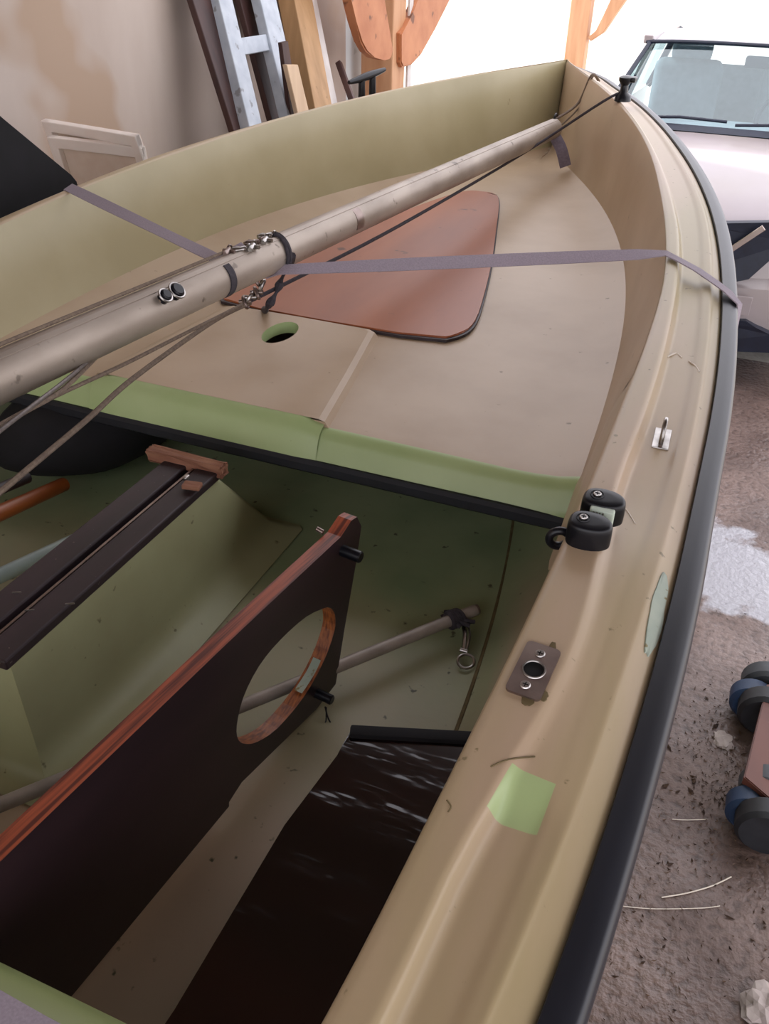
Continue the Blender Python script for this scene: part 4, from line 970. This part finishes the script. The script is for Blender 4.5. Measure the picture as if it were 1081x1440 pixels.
bm = newbm(); box(bm, (XC, 8.1, zc-.05), (1.2, .14, .45), .06, seg=3); ob('rear_seat', bm, M['seat'], car)
bm = newbm(); box(bm, (XC, 8.62, .72), (1.5, .06, .7), .02); ob('tailgate', bm, M['carp'], car, False)
bm = newbm(); tube(bm, [p+Vector((0, -.012, .004)) for p in car_row(6.56, zrf, .63, 0, .02, rear=.06)], .012, 8); ob('windscreen_seal', bm, M['carb'], car)
bm = newbm(); box(bm, (XC+.12, 6.55, zrf-.09), (.22, .03, .07), .015); ob('rear_view_mirror', bm, M['carb'], car)
bm = newbm(); torus(bm, (XC+.34, 6.42, zc+.02), (0, -.9, .45), .18, .016, 32, 8); ob('steering_wheel', bm, M['carb'], car)
bm = newbm(); box(bm, (XC, 6.9, .26), (1.5, 3.6, .1)); ob('underbody', bm, M['carb'], car, False)
# grille, slats and lower intake, symmetric about the car's centre
def fp(px, py, y=4.80): return ay(px, py, y)
def mirror_poly(name, right, y, th, m, par=car, rear=.12):
    pts = [(x, z) for x, z in right]+[(2*XC-x, z) for x, z in right[::-1]]
    bm = newbm(); prism(bm, [Vector((x, y+rear*(x-XC)**2*2, z)) for x, z in pts], Vector((0, th, 0)), bev=.004); return ob(name, bm, m, par, False)
def P2(px, py, y): p = ay(px, py, y); return (p.x, p.z)
gt = [P2(1010, 318, 4.775), P2(1081, 315, 4.775), P2(1110, 320, 4.775), P2(1112, 345, 4.775), P2(1081, 370, 4.775), P2(1052, 395, 4.775), P2(1033, 412, 4.775)]
gt[0] = (XC+.01, gt[0][1]); gt[-1] = (XC+.10, gt[-1][1])
gr = mirror_poly('grille', gt, 4.775, .06, M['carb'])
li = [P2(1037, 455, 4.77), P2(1048, 454, 4.77), P2(1062, 464, 4.77), P2(1083, 476, 4.77), P2(1110, 490, 4.77), P2(1112, 506, 4.77), P2(1037, 506, 4.77)]
li[0] = (XC+.02, li[0][1]); li[-1] = (XC+.02, li[-1][1])
mirror_poly('lower_intake', li, 4.765, .06, M['carb'])
for s in (-1, 1):
    a, b = ay(1026, 352, 4.765), ay(1074, 320, 4.765)
    if s < 0: a.x, b.x = 2*XC-a.x, 2*XC-b.x
    bm = newbm(); beam(bm, a, b, .03, .012, (0, 1, 0), .003); ob('grille_strip', bm, M['chrome'], gr, False)
bm = newbm(); pz = ay(1040, 430, 4.77).z; px1 = ay(1057, 425, 4.77).x; box(bm, (XC, 4.778, pz), (2*(px1-XC), .012, .10), .003); ob('plate_recess', bm, M['carp'], car, False)

# ------------------------------------------------------------------ light, sky, camera
w = bpy.data.worlds.new('World'); bpy.context.scene.world = w; w.use_nodes = True
bg = w.node_tree.nodes['Background']; bg.inputs[0].default_value = (.95, .93, 1.0, 1); bg.inputs[1].default_value = 1.8
sd = bpy.data.lights.new('Sun', 'SUN'); sd.energy = 4; sd.angle = .02; sd.color = (1, .93, .84)
so = bpy.data.objects.new('Sun', sd); C.objects.link(so); so.rotation_euler = Vector((1.6, -.3, -1)).to_track_quat('-Z', 'Y').to_euler()
cd = bpy.data.cameras.new('Camera'); cam = bpy.data.objects.new('Camera', cd); C.objects.link(cam)
cd.sensor_fit = 'VERTICAL'; cd.sensor_height = 24; cd.lens = 24*F/1440; cd.clip_start = .02; cd.clip_end = 500
cam.matrix_world = Matrix(((R_.x, U_.x, -F_.x, 0), (R_.y, U_.y, -F_.y, 0), (R_.z, U_.z, -F_.z, H), (0, 0, 0, 1)))
S = bpy.context.scene; S.camera = cam
S.view_settings.view_transform = 'Standard'; S.view_settings.look = 'None'; S.view_settings.exposure = .5; S.view_settings.gamma = 1; S.view_settings.use_curve_mapping = False
